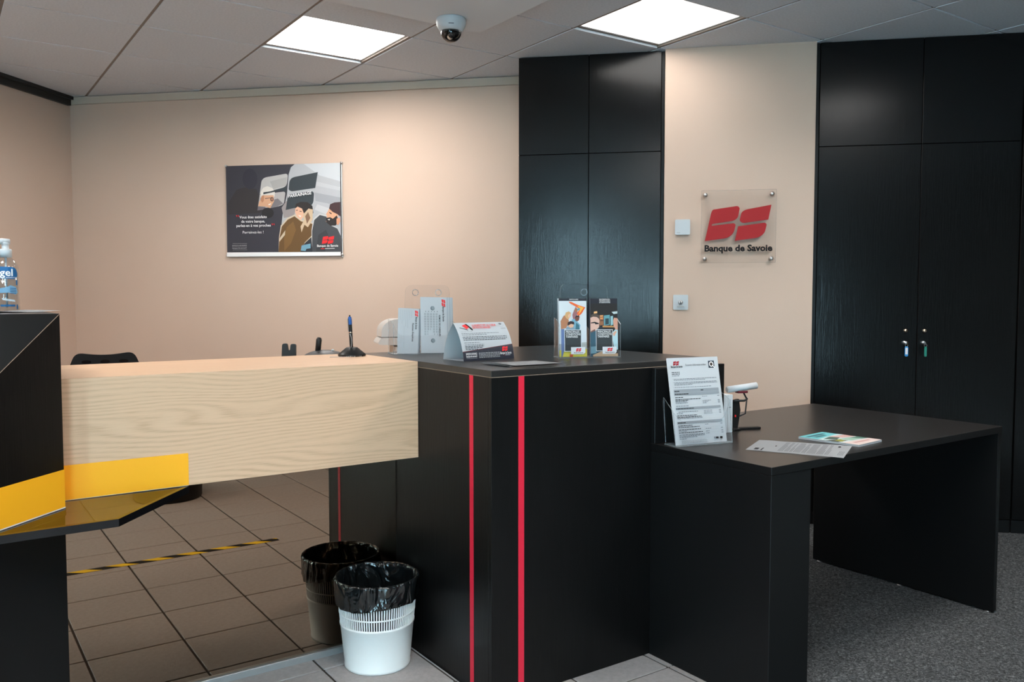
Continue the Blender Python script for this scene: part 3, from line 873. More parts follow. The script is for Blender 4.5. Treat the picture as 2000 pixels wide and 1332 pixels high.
MB().lathe([(0, .147), (.0025, .147), (.0028, .153), (0, .154)], 10, mx=RP).build('push_button', 'black_plastic', pen)
cp_ = []
for i in range(15): t_ = i / 14; cp_.append((-.0095 + .005 * math.sin(t_ * 3), -.0075 - .006 * t_, .082 - .048 * t_))
for i in range(14): t_ = (i + 1) / 14; cp_.append((-.006 + .018 * t_, -.0135 - .038 * t_, .034 - .0325 * t_))
for i in range(40):
    a = i / 39 * PI * .9
    cp_.append((.014 - .12 * math.sin(a) * .95, -.0515 - .018 * (1 - math.cos(a)) * .6 + .03 * math.sin(a) ** 3, .0018))
chn = MB()
for q in cp_: chn.ball(q, .0016, 6, 4)
chain = chn.build('bead_chain', 'steel', ps); chain['kind'] = 'stuff'

# ------------------------------------------------------------------ leaflets, cards and their holders
def place(root_loc, rz, p):
    c, s_ = math.cos(rz), math.sin(rz)
    return (root_loc[0] + c * p[0] - s_ * p[1], root_loc[1] + s_ * p[0] + c * p[1], root_loc[2] + p[2])
def sheet(name, label, cat, loc, rot, w, h, t=.0008, mk='paper', group=None):
    o = thing(name, label, cat, loc, rot=rot, group=group)
    MB().box(0, w, 0, t, 0, h).build('sheet', mk, o)
    return o
def acrylic(name, pts, y0, y1, parent, lean=0.0):
    b = MB().slab(pts, y0, y1)
    b.bm.normal_update()
    for f in b.bm.faces: f.material_index = 0 if abs(f.normal.y) > .9 else 1
    if lean: bmesh.ops.transform(b.bm, matrix=Matrix.Rotation(-lean, 4, 'X'), verts=b.bm.verts)
    return b.build(name, ['acrylic', 'acrylic_edge'], parent)
def acrylic_side(name, x0, x1, pts, parent):
    b = MB()
    bb = bmesh.new()
    lo = [bb.verts.new((x0, y, z)) for y, z in pts]; hi = [bb.verts.new((x1, y, z)) for y, z in pts]
    bb.faces.new(lo); bb.faces.new(hi[::-1])
    for i in range(len(pts)): bb.faces.new((lo[i], hi[i], hi[(i + 1) % len(pts)], lo[(i + 1) % len(pts)]))
    bmesh.ops.recalc_face_normals(bb, faces=bb.faces)
    b.add(bb); b.bm.normal_update()
    for f in b.bm.faces: f.material_index = 0 if abs(f.normal.x) > .9 else 1
    return b.build(name, ['acrylic', 'acrylic_edge'], parent)
def ring(parent, x, y, z, r):
    MB().tube([(x + r * math.cos(a), y, z + r * math.sin(a)) for a in [2 * PI * i / 20 for i in range(21)]], .0018, 6).build('hanging_hole', 'acrylic_edge', parent)

# left holder: two offset pockets with white deposit leaflets
HL, HLr = (1.452, 2.884, CT), math.radians(-12.7)
h1 = thing('leaflet_holder', 'clear acrylic holder with white deposit leaflets at the left end of the black countertop', 'leaflet holder', HL, HLr)
MB().box(0, .262, .0, .085, .0, .003).build('base', 'acrylic_edge', h1)
acrylic('back_panel', rounded([(.060, .003), (.252, .003), (.252, .270, .03), (.072, .270, .03)], 6), .080, .083, h1, .03)
acrylic('front_panel', rounded([(.0, .003), (.262, .003), (.262, .110), (.242, .072, .02), (.105, .072, .01), (.02, .074, .02), (.0, .118)], 4), .0, .0025, h1)
acrylic_side('side_panel', .0, .0025, [(.003, .003), (.080, .003), (.080, .135), (.05, .13), (.003, .118)], h1)
acrylic_side('side_panel',   .2595, .262, [(.003, .003), (.080, .003), (.080, .125), (.003, .110)], h1)
ring(h1, .112, .089, .238, .012); ring(h1, .206, .089, .238, .012)
def deposit(o, w, h, title, rows):
    """printed sideways: text runs down the leaflet"""
    q = -PI / 2
    sh = []
    for z in ((h * .80, h * .22) if rows else ()):
        flat_print('round_mark', [(ell(w * .46, z, .0085, .0085, 16), C_((92, 104, 112))), (ell(w * .475, z + .001, .0065, .0075, 14), C_((132, 144, 150)))], o, upright())
    lw = .030 if rows else .024
    flat_print('logo_print', logo(w * .80, h * .965, lw, 'print_red', q), o, upright())
    for i in range(rows):
        x = w * (.62 - .115 * i)
        sh.append(([(x, h * .735), (x + .003, h * .735), (x + .003, h * .745), (x, h * .745)], 'ink'))
        for k_ in range(2):
            xx = x - k_ * .0042; e = random.uniform(.28, .45)
            for a in range(9):
                z0 = h * (.71 - a * .045)
                if z0 < h * e: break
                sh.append(([(xx, z0), (xx + .0016, z0), (xx + .0016, z0 - h * .034), (xx, z0 - h * .034)], 'ink_mid'))
    if not rows:
        for i in range(7):
            x = w * (.10 + .09 * i); e = random.uniform(.5, .8)
            sh.append(([(x, h * .97), (x + .0012, h * .97), (x + .0012, h * e), (x, h * e)], 'ink_light'))
        sh.append(([(w * .30, h * .12), (w * .31, h * .12), (w * .31, h * .6), (w * .30, h * .6)], 'ink_light'))
    flat_print('print', sh, o, upright())
    text('Banque de Savoie', .0105, w * .83, h * (.835 if rows else .82), 'ink', o, upright(), bold=.02, ang=q, width=h * .27, off=.0035)
    text(title, .0100, w * .68, h * .68, 'ink', o, upright(), bold=.01, ang=q, width=h * (.38 if rows else .4), off=.0035)
NB = 6
for i in range(NB):
    front = i == 0
    o = sheet('leaflet', 'foremost tall white deposit leaflet in the right pocket of the left holder' if front else 'white leaflet fanned out behind the tall front one in the left holder', 'leaflet',
              place(HL, HLr, (.114 + i * .0078, .020 + i * .0075, .004)), (-.10 - .006 * i, .02, HLr), .107, .218, .0012, 'paper' if i % 2 == 0 else 'paper_back', 'tall leaflets in the left holder')
    if front: deposit(o, .107, .218, 'REMISE DE CHEQUES', 5)
for i in range(4):
    front = i == 0
    o = sheet('leaflet', 'foremost short white leaflet in the left pocket of the left holder' if front else 'short white leaflet stacked behind the front one in the left pocket', 'leaflet',
              place(HL, HLr, (.020 + i * .005, .024 + i * .009, .004)), (-.12, .06, HLr - .05), .082, .176, .0012, 'paper' if i % 2 == 0 else 'paper_back', 'short leaflets in the left holder')
    if front: deposit(o, .082, .176, 'Remise d\'espèces', 0)

# right holder: two brochures
HR, HRr = (1.862, 2.388, CT), math.radians(-22.6)
h2 = thing('leaflet_holder', 'clear acrylic holder with two colourful rate brochures near the right end of the countertop', 'leaflet holder', HR, HRr)
HW = .234
MB().box(0, HW, .0, .075, .0, .003).build('base', 'acrylic_edge', h2)
acrylic('back_panel', rounded([(.014, .003), (HW - .014, .003), (HW - .030, .272, .025), (.026, .272, .025)], 6), .068, .071, h2, .03)
acrylic('front_panel', [(.0, .003), (HW, .003), (HW, .05), (.0, .05)], .0, .0025, h2)
acrylic_side('side_panel', .0, .0025, [(.003, .003), (.070, .003), (.070, .145), (.04, .14), (.003, .122)], h2)
acrylic_side('side_panel', HW - .0025, HW, [(.003, .003), (.070, .003), (.070, .145), (.04, .14), (.003, .122)], h2)
acrylic_side('divider', HW / 2 - .0012, HW / 2 + .0012, [(.003, .003), (.066, .003), (.066, .120), (.003, .100)], h2)
ring(h2, HW / 2, .079, .238, .012)
BW, BH = .104, .212
def bc(x0):
    return lambda x, y: ((x - x0) / 383.0 * BW, BH * (1 - (y - 350) / 745.0))
def BP(f, pts): return [f(*q) for q in rounded(pts, 4)]
def box_and_logo(f, bx):
    sh = [(BP(f, [(bx, 748), (bx + 240, 748), (bx + 240, 1028), (bx, 1028)]), C_((200, 204, 206))),
          (BP(f, [(bx + 9, 757), (bx + 231, 757), (bx + 231, 1019), (bx + 9, 1019)]), C_((48, 54, 56))),
          (BP(f, [(bx + 92, 972), (bx + 290, 972), (bx + 290, 1040), (bx + 268, 1062), (bx + 92, 1062)]), C_((232, 234, 236)))]
    for leaf in LOGO: sh.append(([f(bx + 158 + a * .118, 1030 - b * .125) for a, b in rounded(leaf, 3)], 'print_red'))
    return sh
def brochure_text(o, f, bx, head, hx0, hx1):
    for i, t_ in enumerate(head):
        a = f(hx0, 372 + i * 20); b_ = f(hx1, 372)
        text(t_, .0062, (a[0] + b_[0]) / 2, a[1], 'white_print', o, upright(), 'CENTER', .01, width=b_[0] - a[0], off=.0065)
    for i, (t_, w_) in enumerate((('PRINCIPALES', 185), ('CONDITIONS', 200), ('TARIFAIRES', 165))):
        a = f(bx + 20, 790 + i * 31)
        text(t_, .0105, a[0], a[1], 'white_print', o, upright(), bold=.01, width=w_ / 383 * BW, off=.0065)
    a = f(bx + 128, 1049)
    text('Banque de Savoie', .0052, a[0], a[1], 'ink', o, upright(), bold=.02, width=128 / 383 * BW, off=.0065)
pairs = []
for i in range(3):
    fr = i == 0
    o = sheet('brochure', 'rate brochure with a family flying an orange kite, left pocket of the right holder' if fr else 'brochure stacked behind the kite family brochure', 'brochure',
              place(HR, HRr, (.006 - i * .0004, .016 + i * .007, .004)), (-.06, 0, HRr), BW, BH, .0014, 'paper', 'brochures in the left pocket of the right holder')
    o2 = sheet('brochure', 'rate brochure with a bespectacled man in a dark cafe, right pocket of the right holder' if fr else 'brochure stacked behind the dark cafe brochure', 'brochure',
               place(HR, HRr, (.124 - i * .0010, .016 + i * .007, .004)), (-.06, 0, HRr), BW, BH, .0014, 'paper' if fr else 'navy', 'brochures in the right pocket of the right holder')
    if fr: pairs = [o, o2]
f = bc(305)
sh = [(BP(f, [(305, 350), (688, 350), (688, 1095), (305, 1095)]), C_((208, 214, 218))),
      (BP(f, [(305, 350), (688, 350), (688, 382), (305, 382)]), C_((26, 28, 40))),
      (BP(f, [(305, 930), (688, 910), (688, 1010), (305, 1020)]), C_((168, 170, 168))),
      (BP(f, [(305, 1010), (688, 1000), (688, 1095), (305, 1095)]), C_((206, 196, 74))),
      (BP(f, [(440, 390), (480, 395), (560, 430), (672, 465), (625, 540), (575, 580), (545, 540), (600, 490), (530, 450), (462, 415)]), C_((226, 96, 44))),
      (BP(f, [(560, 440), (650, 468), (610, 520), (575, 560), (600, 490)]), C_((240, 176, 70))),
      (BP(f, [(560, 480), (605, 475), (585, 505), (545, 495)]), C_((70, 150, 170))),
      (BP(f, [(500, 620), (490, 560), (515, 500), (540, 455), (550, 470), (535, 500), (560, 520), (550, 600), (520, 640)]), C_((150, 100, 104))),
      (BP(f, ell(545, 500, 20, 26)), C_((160, 108, 76))),
      (BP(f, [(480, 620), (520, 610), (600, 690), (590, 750), (480, 750)]), C_((120, 168, 190))),
      (BP(f, [(540, 660), (580, 690), (590, 750), (530, 750)]), C_((60, 110, 124))),
      (BP(f, [(525, 600), (540, 575), (575, 570), (590, 590), (580, 630), (555, 645), (530, 635)]), C_((112, 62, 46))),
      (BP(f, [(525, 600), (540, 570), (580, 568), (592, 590), (560, 585)]), C_((26, 20, 20))),
      (BP(f, [(330, 740), (325, 640), (370, 570), (420, 560), (440, 640), (400, 730)]), C_((176, 118, 84))),
      (BP(f, [(385, 570), (400, 530), (440, 515), (470, 535), (465, 580), (430, 620), (400, 600)]), C_((206, 160, 110))),
      (BP(f, [(430, 560), (466, 540), (470, 570), (445, 600), (428, 590)]), C_((224, 176, 146))),
      (BP(f, [(395, 748), (410, 715), (500, 705), (530, 748)]), C_((130, 150, 166))),
      (BP(f, [(425, 700), (430, 660), (470, 645), (512, 660), (500, 715), (460, 728)]), C_((222, 172, 142))),
      (BP(f, [(418, 700), (425, 655), (465, 638), (510, 650), (515, 685), (470, 675), (440, 690)]), C_((46, 30, 34))),
      (BP(f, [(330, 740), (375, 740), (375, 1000), (345, 1095), (330, 1095)]), C_((96, 116, 160))),
      (BP(f, [(445, 1062), (490, 1062), (490, 1095), (445, 1095)]), C_((190, 80, 40)))]
sh += box_and_logo(f, 372)
flat_print('print', sh, pairs[0], upright(), step=.00015)
brochure_text(pairs[0], f, 372, ('PARTICULIERS',), 445, 568)
f = bc(730)
sh = [(BP(f, [(730, 350), (1113, 350), (1113, 1095), (730, 1095)]), C_((30, 26, 26))),
      (BP(f, [(730, 350), (1113, 350), (1113, 415), (730, 415)]), C_((26, 28, 40))),
      (BP(f, [(785, 520), (828, 515), (830, 540), (780, 545)]), C_((240, 180, 120))),
      (BP(f, [(862, 565), (915, 562), (918, 690), (862, 700)]), C_((150, 98, 66))),
      (BP(f, [(870, 572), (910, 570), (910, 582), (870, 584)]), C_((240, 170, 100))), (BP(f, [(870, 600), (910, 598), (910, 612), (870, 614)]), C_((236, 150, 84))),
      (BP(f, [(870, 632), (912, 630), (912, 640), (870, 642)]), C_((60, 36, 30))),
      (BP(f, [(922, 570), (1005, 562), (1005, 690), (920, 700)]), C_((96, 150, 158))),
      (BP(f, [(940, 610), (990, 606), (990, 680), (940, 688)]), C_((40, 60, 66))),
      (BP(f, [(1015, 580), (1050, 575), (1050, 690), (1015, 700)]), C_((150, 190, 196))),
      (BP(f, [(1030, 525), (1112, 515), (1112, 545), (1060, 552)]), C_((190, 206, 208))),
      (BP(f, [(900, 700), (1070, 706), (1070, 725), (900, 722)]), C_((196, 140, 84))),
      (BP(f, [(730, 800), (730, 700), (840, 700), (900, 730), (960, 800), (960, 1095), (730, 1095)]), C_((52, 88, 104))),
      (BP(f, [(830, 705), (900, 720), (950, 800), (880, 800)]), C_((26, 40, 52))),
      (BP(f, [(730, 600), (770, 575), (845, 580), (858, 640), (850, 720), (800, 765), (730, 780)]), C_((214, 172, 156))),
      (BP(f, [(730, 600), (745, 560), (800, 545), (860, 570), (860, 620), (820, 590), (770, 585)]), C_((86, 72, 64))),
      (BP(f, [(735, 660), (790, 650), (848, 668), (848, 680), (800, 684), (790, 668), (735, 672)]), C_((22, 22, 24))),
      (BP(f, [(735, 770), (790, 745), (800, 765), (735, 790)]), C_((120, 84, 74))),
      (BP(f, [(1050, 640), (1065, 595), (1112, 590), (1112, 760), (1080, 750), (1055, 700)]), C_((206, 150, 128))),
      (BP(f, [(1060, 600), (1075, 575), (1112, 570), (1112, 605)]), C_((34, 28, 30))),
      (BP(f, [(1030, 800), (1075, 750), (1113, 760), (1113, 1010), (1060, 1010)]), C_((176, 206, 212))),
      (BP(f, [(1035, 805), (1080, 765), (1100, 780), (1060, 840)]), C_((214, 164, 140))),
      (BP(f, [(730, 970), (800, 965), (810, 1050), (730, 1060)]), C_((110, 150, 166))),
      (BP(f, [(760, 1075), (880, 1030), (1112, 1060), (1112, 1095), (760, 1095)]), C_((190, 160, 130)))]
sh += box_and_logo(f, 802)
flat_print('print', sh, pairs[1], upright(), step=.00015)
brochure_text(pairs[1], f, 802, ('ENTREPRISES,', 'PROFESSIONNELS', 'ET ASSOCIATIONS'), 855, 1005)

# tent card with bowed faces
TC, TCr = (1.506, 2.462, CT), math.radians(4)
TL, THh = .222, .137
tc = thing('tent_card', 'white and navy tent card with red heading, between the two leaflet holders', 'tent card', TC, TCr)
A0, A1, A2 = Vector((0, 0)), Vector((.010, .082)), Vector((.062, .130))
def bow(t_):
    p = A0 * (1 - t_) ** 2 + A1 * 2 * t_ * (1 - t_) + A2 * t_ * t_
    d_ = (A1 - A0) * 2 * (1 - t_) + (A2 - A1) * 2 * t_
    n_ = Vector((-d_.y, d_.x)).normalized()
    return p, n_
def tent(x, z, o):
    p, n_ = bow(min(max(z / THh, 0), 1)); q = p + n_ * o
    return Vector((x, q.x, q.y + .0005))
bm_ = bmesh.new(); NS = 12
prof = [bow(i / NS)[0] for i in range(NS + 1)]
prof += [Vector((.124 - p.x, p.y)) for p in prof[-2::-1]]
inner = []
outer = [(p.x, p.y + .0005) for p in prof]
for i, p in enumerate(prof):
    a, b_ = prof[max(i - 1, 0)], prof[min(i + 1, len(prof) - 1)]
    d_ = (b_ - a).normalized(); inner.append((p.x + d_.y * .0007, p.y + .0005 - d_.x * .0007))
loop = outer + inner[::-1]
va = [bm_.verts.new((0, y, z)) for y, z in loop]; vb = [bm_.verts.new((TL, y, z)) for y, z in loop]
k_ = len(outer); nl = len(loop)
for i in range(nl): bm_.faces.new((va[i], va[(i + 1) % nl], vb[(i + 1) % nl], vb[i]))
for vs in (va, vb):
    for i in range(k_ - 1): bm_.faces.new((vs[i], vs[i + 1], vs[nl - 2 - i], vs[nl - 1 - i]))
bmesh.ops.recalc_face_normals(bm_, faces=bm_.faces)
b = MB(); b.add(bm_); b.build('card', 'paper', tc)
MB().box(.004, TL - .004, .006, .118, .0002, .0010).build('base_flap', 'paper_back', tc)
def tcx(u, v_): return (u * TL, THh * (1 - v_))
sh = []
def tq(pts, mk): sh.append(([tcx(*q) for q in pts], mk))
bands = 8
for i in range(bands):     # navy foot with a slanting top edge, cut in strips so it follows the bow
    a, b_ = i / bands, (i + 1) / bands
    ya, yb = .80 - .14 * a, .80 - .14 * b_
    for j in range(4):
        f0, f1 = j / 4, (j + 1) / 4
        tq([(a, 1 - (1 - ya) * f0), (a, 1 - (1 - ya) * f1), (b_, 1 - (1 - yb) * f1), (b_, 1 - (1 - yb) * f0)], 'navy')
    tq([(a, ya + .010), (b_, yb + .010), (b_, yb - .004), (a, ya - .004)], 'maroon')
flat_print('foot_print', sh, tc, tent, step=.000012, first=.0003, cut=1); sh = []
tq([(.13, .10), (.20, .06), (.26, .16), (.19, .22)], 'print_red')
tq([(.20, .05), (.235, .05), (.31, .22), (.30, .26), (.275, .24)], 'ink')
tq([(.06, .17), (.075, .16), (.22, .235), (.21, .25)], 'ink')
st_ = sh; sh = []
sh.append(([tcx(.905 + .055 * math.cos(a), .09 + .075 * math.sin(a)) for a in [2 * PI * i / 16 for i in range(16)]], 'ink_light'))
sh.append(([tcx(.905 + .050 * math.cos(a), .09 + .068 * math.sin(a)) for a in [2 * PI * i / 16 for i in range(16)]], 'paper'))
sh.append(([tcx(.900 + .03 * math.cos(a), .07 + .03 * math.sin(a)) for a in [2 * PI * i / 10 for i in range(10)]], 'ink_gray'))
tq([(.87, .20), (.97, .20), (.97, .235), (.87, .235)], 'ink_light')
flat_print('stamp_print', sh, tc, tent, step=.00002, first=.0004, cut=1); sh = st_
for v_, u1, mk in ((.285, .28, 'ink_light'), (.335, .80, 'ink_gray'), (.375, .55, 'ink_gray'), (.435, .93, 'ink'), (.475, .93, 'ink'), (.515, .90, 'ink'), (.585, .36, 'ink_gray'), (.635, .44, 'ink_gray'), (.672, .43, 'ink'), (.708, .40, 'ink'), (.742, .30, 'ink')):
    u = .06
    while u < u1:
        wq = random.uniform(.02, .055)
        tq([(u, v_), (min(u + wq, u1), v_), (min(u + wq, u1), v_ + .014), (u, v_ + .014)], mk); u += wq + .010
for i in range(4):
    u = .30
    while u < .70:
        wq = random.uniform(.02, .05); tq([(u, .835 + i * .032), (u + wq, .835 + i * .032), (u + wq, .851 + i * .032), (u, .851 + i * .032)], 'ink_light'); u += wq + .008
for y in (.83, .945): tq([(.05, y), (.26, y), (.26, y + .006), (.05, y + .006)], 'ink_light')
for leaf in LOGO: sh.append(([tcx(.765 + a / 650 * .125, .825 - b_ / 358 * .115) for a, b_ in rounded(leaf, 3)], 'print_red'))
tq([(.79, .905), (.81, .905), (.81, .93), (.79, .93)], 'maroon'); tq([(.82, .905), (.92, .905), (.92, .92), (.82, .92)], 'ink_light')
flat_print('print', sh, tc, tent, step=.000012, first=.0004, cut=1)
for t_, u, v_, wd, mk, sz in (('LE RESPECT EST AU CŒUR', .31, .145, .48, 'print_red', .0118), ('DE NOS ÉCHANGES', .31, .215, .35, 'print_red', .0118), ('BANQUE & ASSURANCE', .05, .875, .21, 'white_print', .0085), ('banque-de-savoie.fr', .05, .925, .21, 'white_print', .0085), ('Banque de Savoie', .72, .890, .225, 'white_print', .0105)):
    a = tcx(u, v_); text(t_, sz, a[0], a[1], mk, tc, tent, bold=.015, width=wd * TL, off=.0040 if False else .0030)

# loose paper on the countertop
def wavy(name, label, cat, loc, rz, w, h, fz, mk='paper', t=.0006, nx=16, ny=10, group=None):
    o = thing(name, label, cat, loc, rz, group)
    b = bmesh.new()
    g = [[b.verts.new((w * i / nx, h * j / ny, fz(i / nx, j / ny) + .0006)) for i in range(nx + 1)] for j in range(ny + 1)]
    for j in range(ny):
        for i in range(nx): b.faces.new((g[j][i], g[j][i + 1], g[j + 1][i + 1], g[j + 1][i]))
    bmesh.ops.solidify(b, geom=b.faces[:], thickness=t)
    m_ = MB(); m_.add(b); m_.build('sheet', mk, o)
    return o
wavy('paper_slip', 'upper white paper slip curling at its left end beside the front edge of the countertop', 'paper', (1.502, 2.196, CT + .0014), math.radians(1), .222, .135,
     lambda a, b_: .008 * (max(0, .16 - a) / .16) ** 1.6 * (1 - .3 * b_) + .0008 * math.sin(a * 5) ** 2 * (1 - a), group='paper slips on the countertop')
wavy('paper_slip', 'lower white paper slip under the curling one on the countertop', 'paper', (1.494, 2.184, CT + .0006), math.radians(3), .226, .135,
     lambda a, b_: .005 * (max(0, .10 - a) / .10) ** 2, group='paper slips on the countertop')

# ------------------------------------------------------------------ things on the low desk
DHL, DHr = (2.050, 1.992, DZ + .0004), math.radians(-11)
h3 = thing('document_holder', 'clear acrylic document holder with a printed tariff sheet on the low desk', 'document holder', DHL, DHr)
HW = .236
MB().box(0, HW, .0, .068, .0, .003).build('base', 'acrylic_edge', h3)
acrylic('front_panel', rounded([(0, .003), (HW, .003), (HW, .150), (.215, .105, .03), (.20, .085, .02), (.03, .085, .01), (.0, .115)], 4), .0, .0025, h3, .10)
acrylic('back_panel', [(0, .003), (HW, .003), (HW, .16), (0, .16)], .056, .059, h3, .14)
acrylic_side('side_panel', .0, .0025, [(.002, .003), (.060, .003), (.075, .16), (.018, .118)], h3)
acrylic_side('side_panel', HW - .0025, HW, [(.002, .003), (.060, .003), (.078, .175), (.020, .150)], h3)
AW, AH = .21, .297
docs = []
for i in range(3):
    o = sheet('document', 'printed tariff information sheet with grey table bars, front of the desk holder' if i == 0 else 'white sheet stacked behind the tariff sheet in the desk holder', 'document',
              place(DHL, DHr, (.008 + i * .004, .012 + i * .003, .004)), (-.205, 0, DHr), AW, AH, .0012, 'paper', 'documents in the desk holder')
    docs.append(o)
def ax(u, v_): return (u * AW, AH * (1 - v_))
sh = []
def aq(u0, v0, u1, v1, mk): sh.append(([ax(u0, v1), ax(u1, v1), ax(u1, v0), ax(u0, v0)], mk))
def words_(u0, u1, v_, h_, mk, lo=.02, hi=.06, gap=.008):
    u = u0
    while u < u1 - .004:
        wq = min(random.uniform(lo, hi), u1 - u); aq(u, v_, u + wq, v_ + h_, mk); u += wq + gap
for leaf in LOGO: sh.append(([ax(.115 + a / 650 * .125, .088 - b_ / 358 * .052) for a, b_ in rounded(leaf, 3)], C_((150, 22, 34))))
aq(.815, .045, .935, .130, C_((34, 46, 58)))
sh.append(([ax(.875 + .043 * math.cos(a), .086 + .031 * math.sin(a)) for a in [2 * PI * i / 20 for i in range(20)]], 'white_print'))
sh.append(([ax(.875 + .029 * math.cos(a), .086 + .021 * math.sin(a)) for a in [2 * PI * i / 16 for i in range(16)]], C_((60, 50, 44))))
sh.append(([ax(.895, .105), ax(.905, .100), ax(.940, .125), ax(.930, .132)], 'white_print'))
for v_, u1, mk in ((.163, .23, 'ink'), (.183, .23, 'ink'), (.203, .22, 'ink_gray')): words_(.075, u1, v_, .008, mk)
for v_, u0, u1 in ((.243, .10, .95), (.257, .10, .72), (.283, .10, .95), (.297, .10, .95), (.311, .10, .45), (.340, .10, .82)): words_(u0, u1, v_, .006, 'ink_gray')
for v_ in (.243, .283, .340): aq(.08, v_, .086, v_ + .005, 'ink')
for a, b_ in ((.366, .404), (.404, .437), (.573, .602), (.735, .764)): aq(.075, a, .965, b_, C_((138, 144, 150)))
aq(.075, .4035, .965, .4045, 'paper')
for v_, u0, u1 in ((.382, .085, .18), (.380, .60, .66), (.416, .085, .36), (.584, .085, .43), (.745, .085, .24)): words_(u0, u1, v_, .009, 'ink', gap=.004)
for v_, u0, u1, mk in ((.455, .085, .24, 'ink'), (.478, .085, .58, 'ink'), (.492, .085, .34, 'ink'), (.506, .085, .30, 'ink_gray'), (.520, .085, .32, 'ink_gray'), (.555, .085, .34, 'ink_gray'),
                       (.622, .12, .50, 'ink_gray'), (.640, .085, .20, 'ink_gray'), (.664, .085, .48, 'ink'), (.682, .085, .56, 'ink'), (.696, .085, .58, 'ink_gray'),
                       (.780, .085, .36, 'ink'), (.798, .085, .50, 'ink'), (.826, .085, .52, 'ink'), (.842, .085, .24, 'ink_gray'), (.860, .085, .55, 'ink'), (.884, .085, .58, 'ink_gray'), (.898, .085, .58, 'ink_gray'), (.912, .085, .44, 'ink_gray'), (.930, .085, .22, 'ink_gray'),
                       (.950, .12, .60, 'ink_light'), (.960, .12, .62, 'ink_light'), (.970, .12, .52, 'ink_light'), (.980, .12, .62, 'ink_light')): words_(u0, u1, v_, .0075, mk)
for v_ in (.455, .505, .520, .534, .622, .640, .655, .780, .830, .860, .884):
    words_(.61, random.choice((.68, .72, .78)), v_, .006, 'ink_gray'); aq(.915, v_, .955, v_ + .007, 'ink_gray')
for v_ in (.545, .612, .655, .715, .815, .845, .875, .935): aq(.075, v_, .965, v_ + .0012, 'ink_light')
aq(.590, .445, .5915, .57, 'ink_light'); aq(.590, .605, .5915, .73, 'ink_light'); aq(.590, .767, .5915, .92, 'ink_light')
for a, b_, mk in ((.755, .785, 'ink_gray'), (.79, .845, 'ink'), (.875, .925, 'ink')): aq(a, .935, b_, .957, mk)
flat_print('print', sh, docs[0], upright(), step=.000008, first=.0003)
a = ax(.065, .112); text('Banque de Savoie', .0098, a[0], a[1], 'ink', docs[0], upright(), bold=.03, width=.225 * AW, off=.002)
a = ax(.35, .097); text("Document d'information tarifaire", .0095, a[0], a[1], 'ink', docs[0], upright(), width=.405 * AW, off=.002)

wb = thing('white_box', 'narrow upright white carton between document holder and letter scale', 'box', (2.392, 2.106, DZ), math.radians(-8))
MB().box(0, .064, .0, .045, 0, .142, .001).build('carton', 'white_plastic', wb)
MB().box(.0405, .0415, -.0004, .0, .0, .142).build('seam', 'ink_light', wb)
MB().box(.046, .056, -.0006, .0, .094, .0965).build('tab', 'ink_gray', wb)

ls = thing('letter_scale', 'small black mechanical letter scale with an envelope roll on top, low desk', 'letter scale', (2.532, 2.128, DZ), math.radians(-20))
MB().box(-.045, .085, -.012, .012, .0, .009, .003, 2).build('base_bar', 'black_plastic', ls)
MB().box(-.045, -.015, -.035, .045, .0, .010, .003, 2).build('base_foot', 'black_plastic', ls)
co = MB().slab([(-.040, .008), (-.012, .008), (-.002, .075), (-.008, .118), (-.034, .112), (-.040, .07)], -.008, .008).build('column', 'black_plastic', ls)
MB().slab([(-.026, .050), (-.021, .050), (-.021, .058), (-.026, .058)], -.0095, -.008).build('red_pointer', 'print_red', co)
MB().tube([(-.035, -.012, .112), (.012, -.012, .112), (.024, -.012, .120)], .0042, 8).build('upper_arm', 'black_plastic', ls)
MB().tube([(.022, -.012, .118), (.016, -.012, .062), (-.012, -.012, .052)], .0030, 8).build('link_arm', 'black_plastic', ls)
MB().tube([(.022, -.012, .118), (.010, -.008, .142)], .0032, 8).build('tray_stem', 'black_plastic', ls)
MB().box(-.018, .022, -.020, .006, .141, .150, .001).build('tray_bracket', 'maroon', ls)
b = MB().tube([(-.058, -.008, .155), (.062, -.012, .1685)], .0125, 16); b.build('envelope_roll', 'paper', ls)
MB().tube([(-.061, -.008, .1545), (-.057, -.008, .1550)], .0105, 12).build('roll_end', 'gray_plastic', ls)

# printed page and magazine lying on the desk
pg = wavy('printed_page', 'printed white letter page lying across the front edge of the low desk', 'paper', (2.346, 1.559, DZ + .0004), math.radians(26.8), .215, .305,
          lambda a, b_: -.0 + .004 * (1 - b_) * a - .016 * max(0, .10 - b_) / .10 * (1 - a) * .0 + .0008 * math.sin(b_ * 9) ** 2, nx=8, ny=14)
sh = []
for i in range(2): sh.append(([(.018 + i * .016, .268), (.031 + i * .016, .268), (.031 + i * .016, .282), (.018 + i * .016, .282)], 'ink'))
sh.append(([(.010, .255), (.055, .255), (.055, .259), (.010, .259)], 'ink'))
y = .205
for blk_n in (4, 3, 2, 5, 3, 6, 5, 3):
    for i in range(blk_n):
        e = .195 if i < blk_n - 1 else random.uniform(.08, .16)
        sh.append(([(.022, y), (e, y), (e, y + .0016), (.022, y + .0016)], 'ink_gray')); y -= .0044
    y -= .0032
for i in range(4): sh.append(([(.03, .022 - i * .0045), (.10, .022 - i * .0045), (.10, .0235 - i * .0045), (.03, .0235 - i * .0045)], 'ink_gray'))
sh.append(([(.100, .225), (.118, .225), (.118, .229), (.100, .229)], 'ink')); sh.append(([(.165, .030), (.185, .030), (.185, .038), (.165, .038)], 'ink'))
flat_print('print', sh, pg, lambda x, y_, o: Vector((x, y_, .0006 + .004 * (1 - y_ / .305) * (x / .215) + .0008 * math.sin(y_ / .305 * 9) ** 2 + .0006 + o)), step=.000006, cut=2)
mg = thing('magazine', 'thin magazine with a turquoise and floral cover on the low desk', 'magazine', (2.564, 1.647, DZ), math.radians(6))
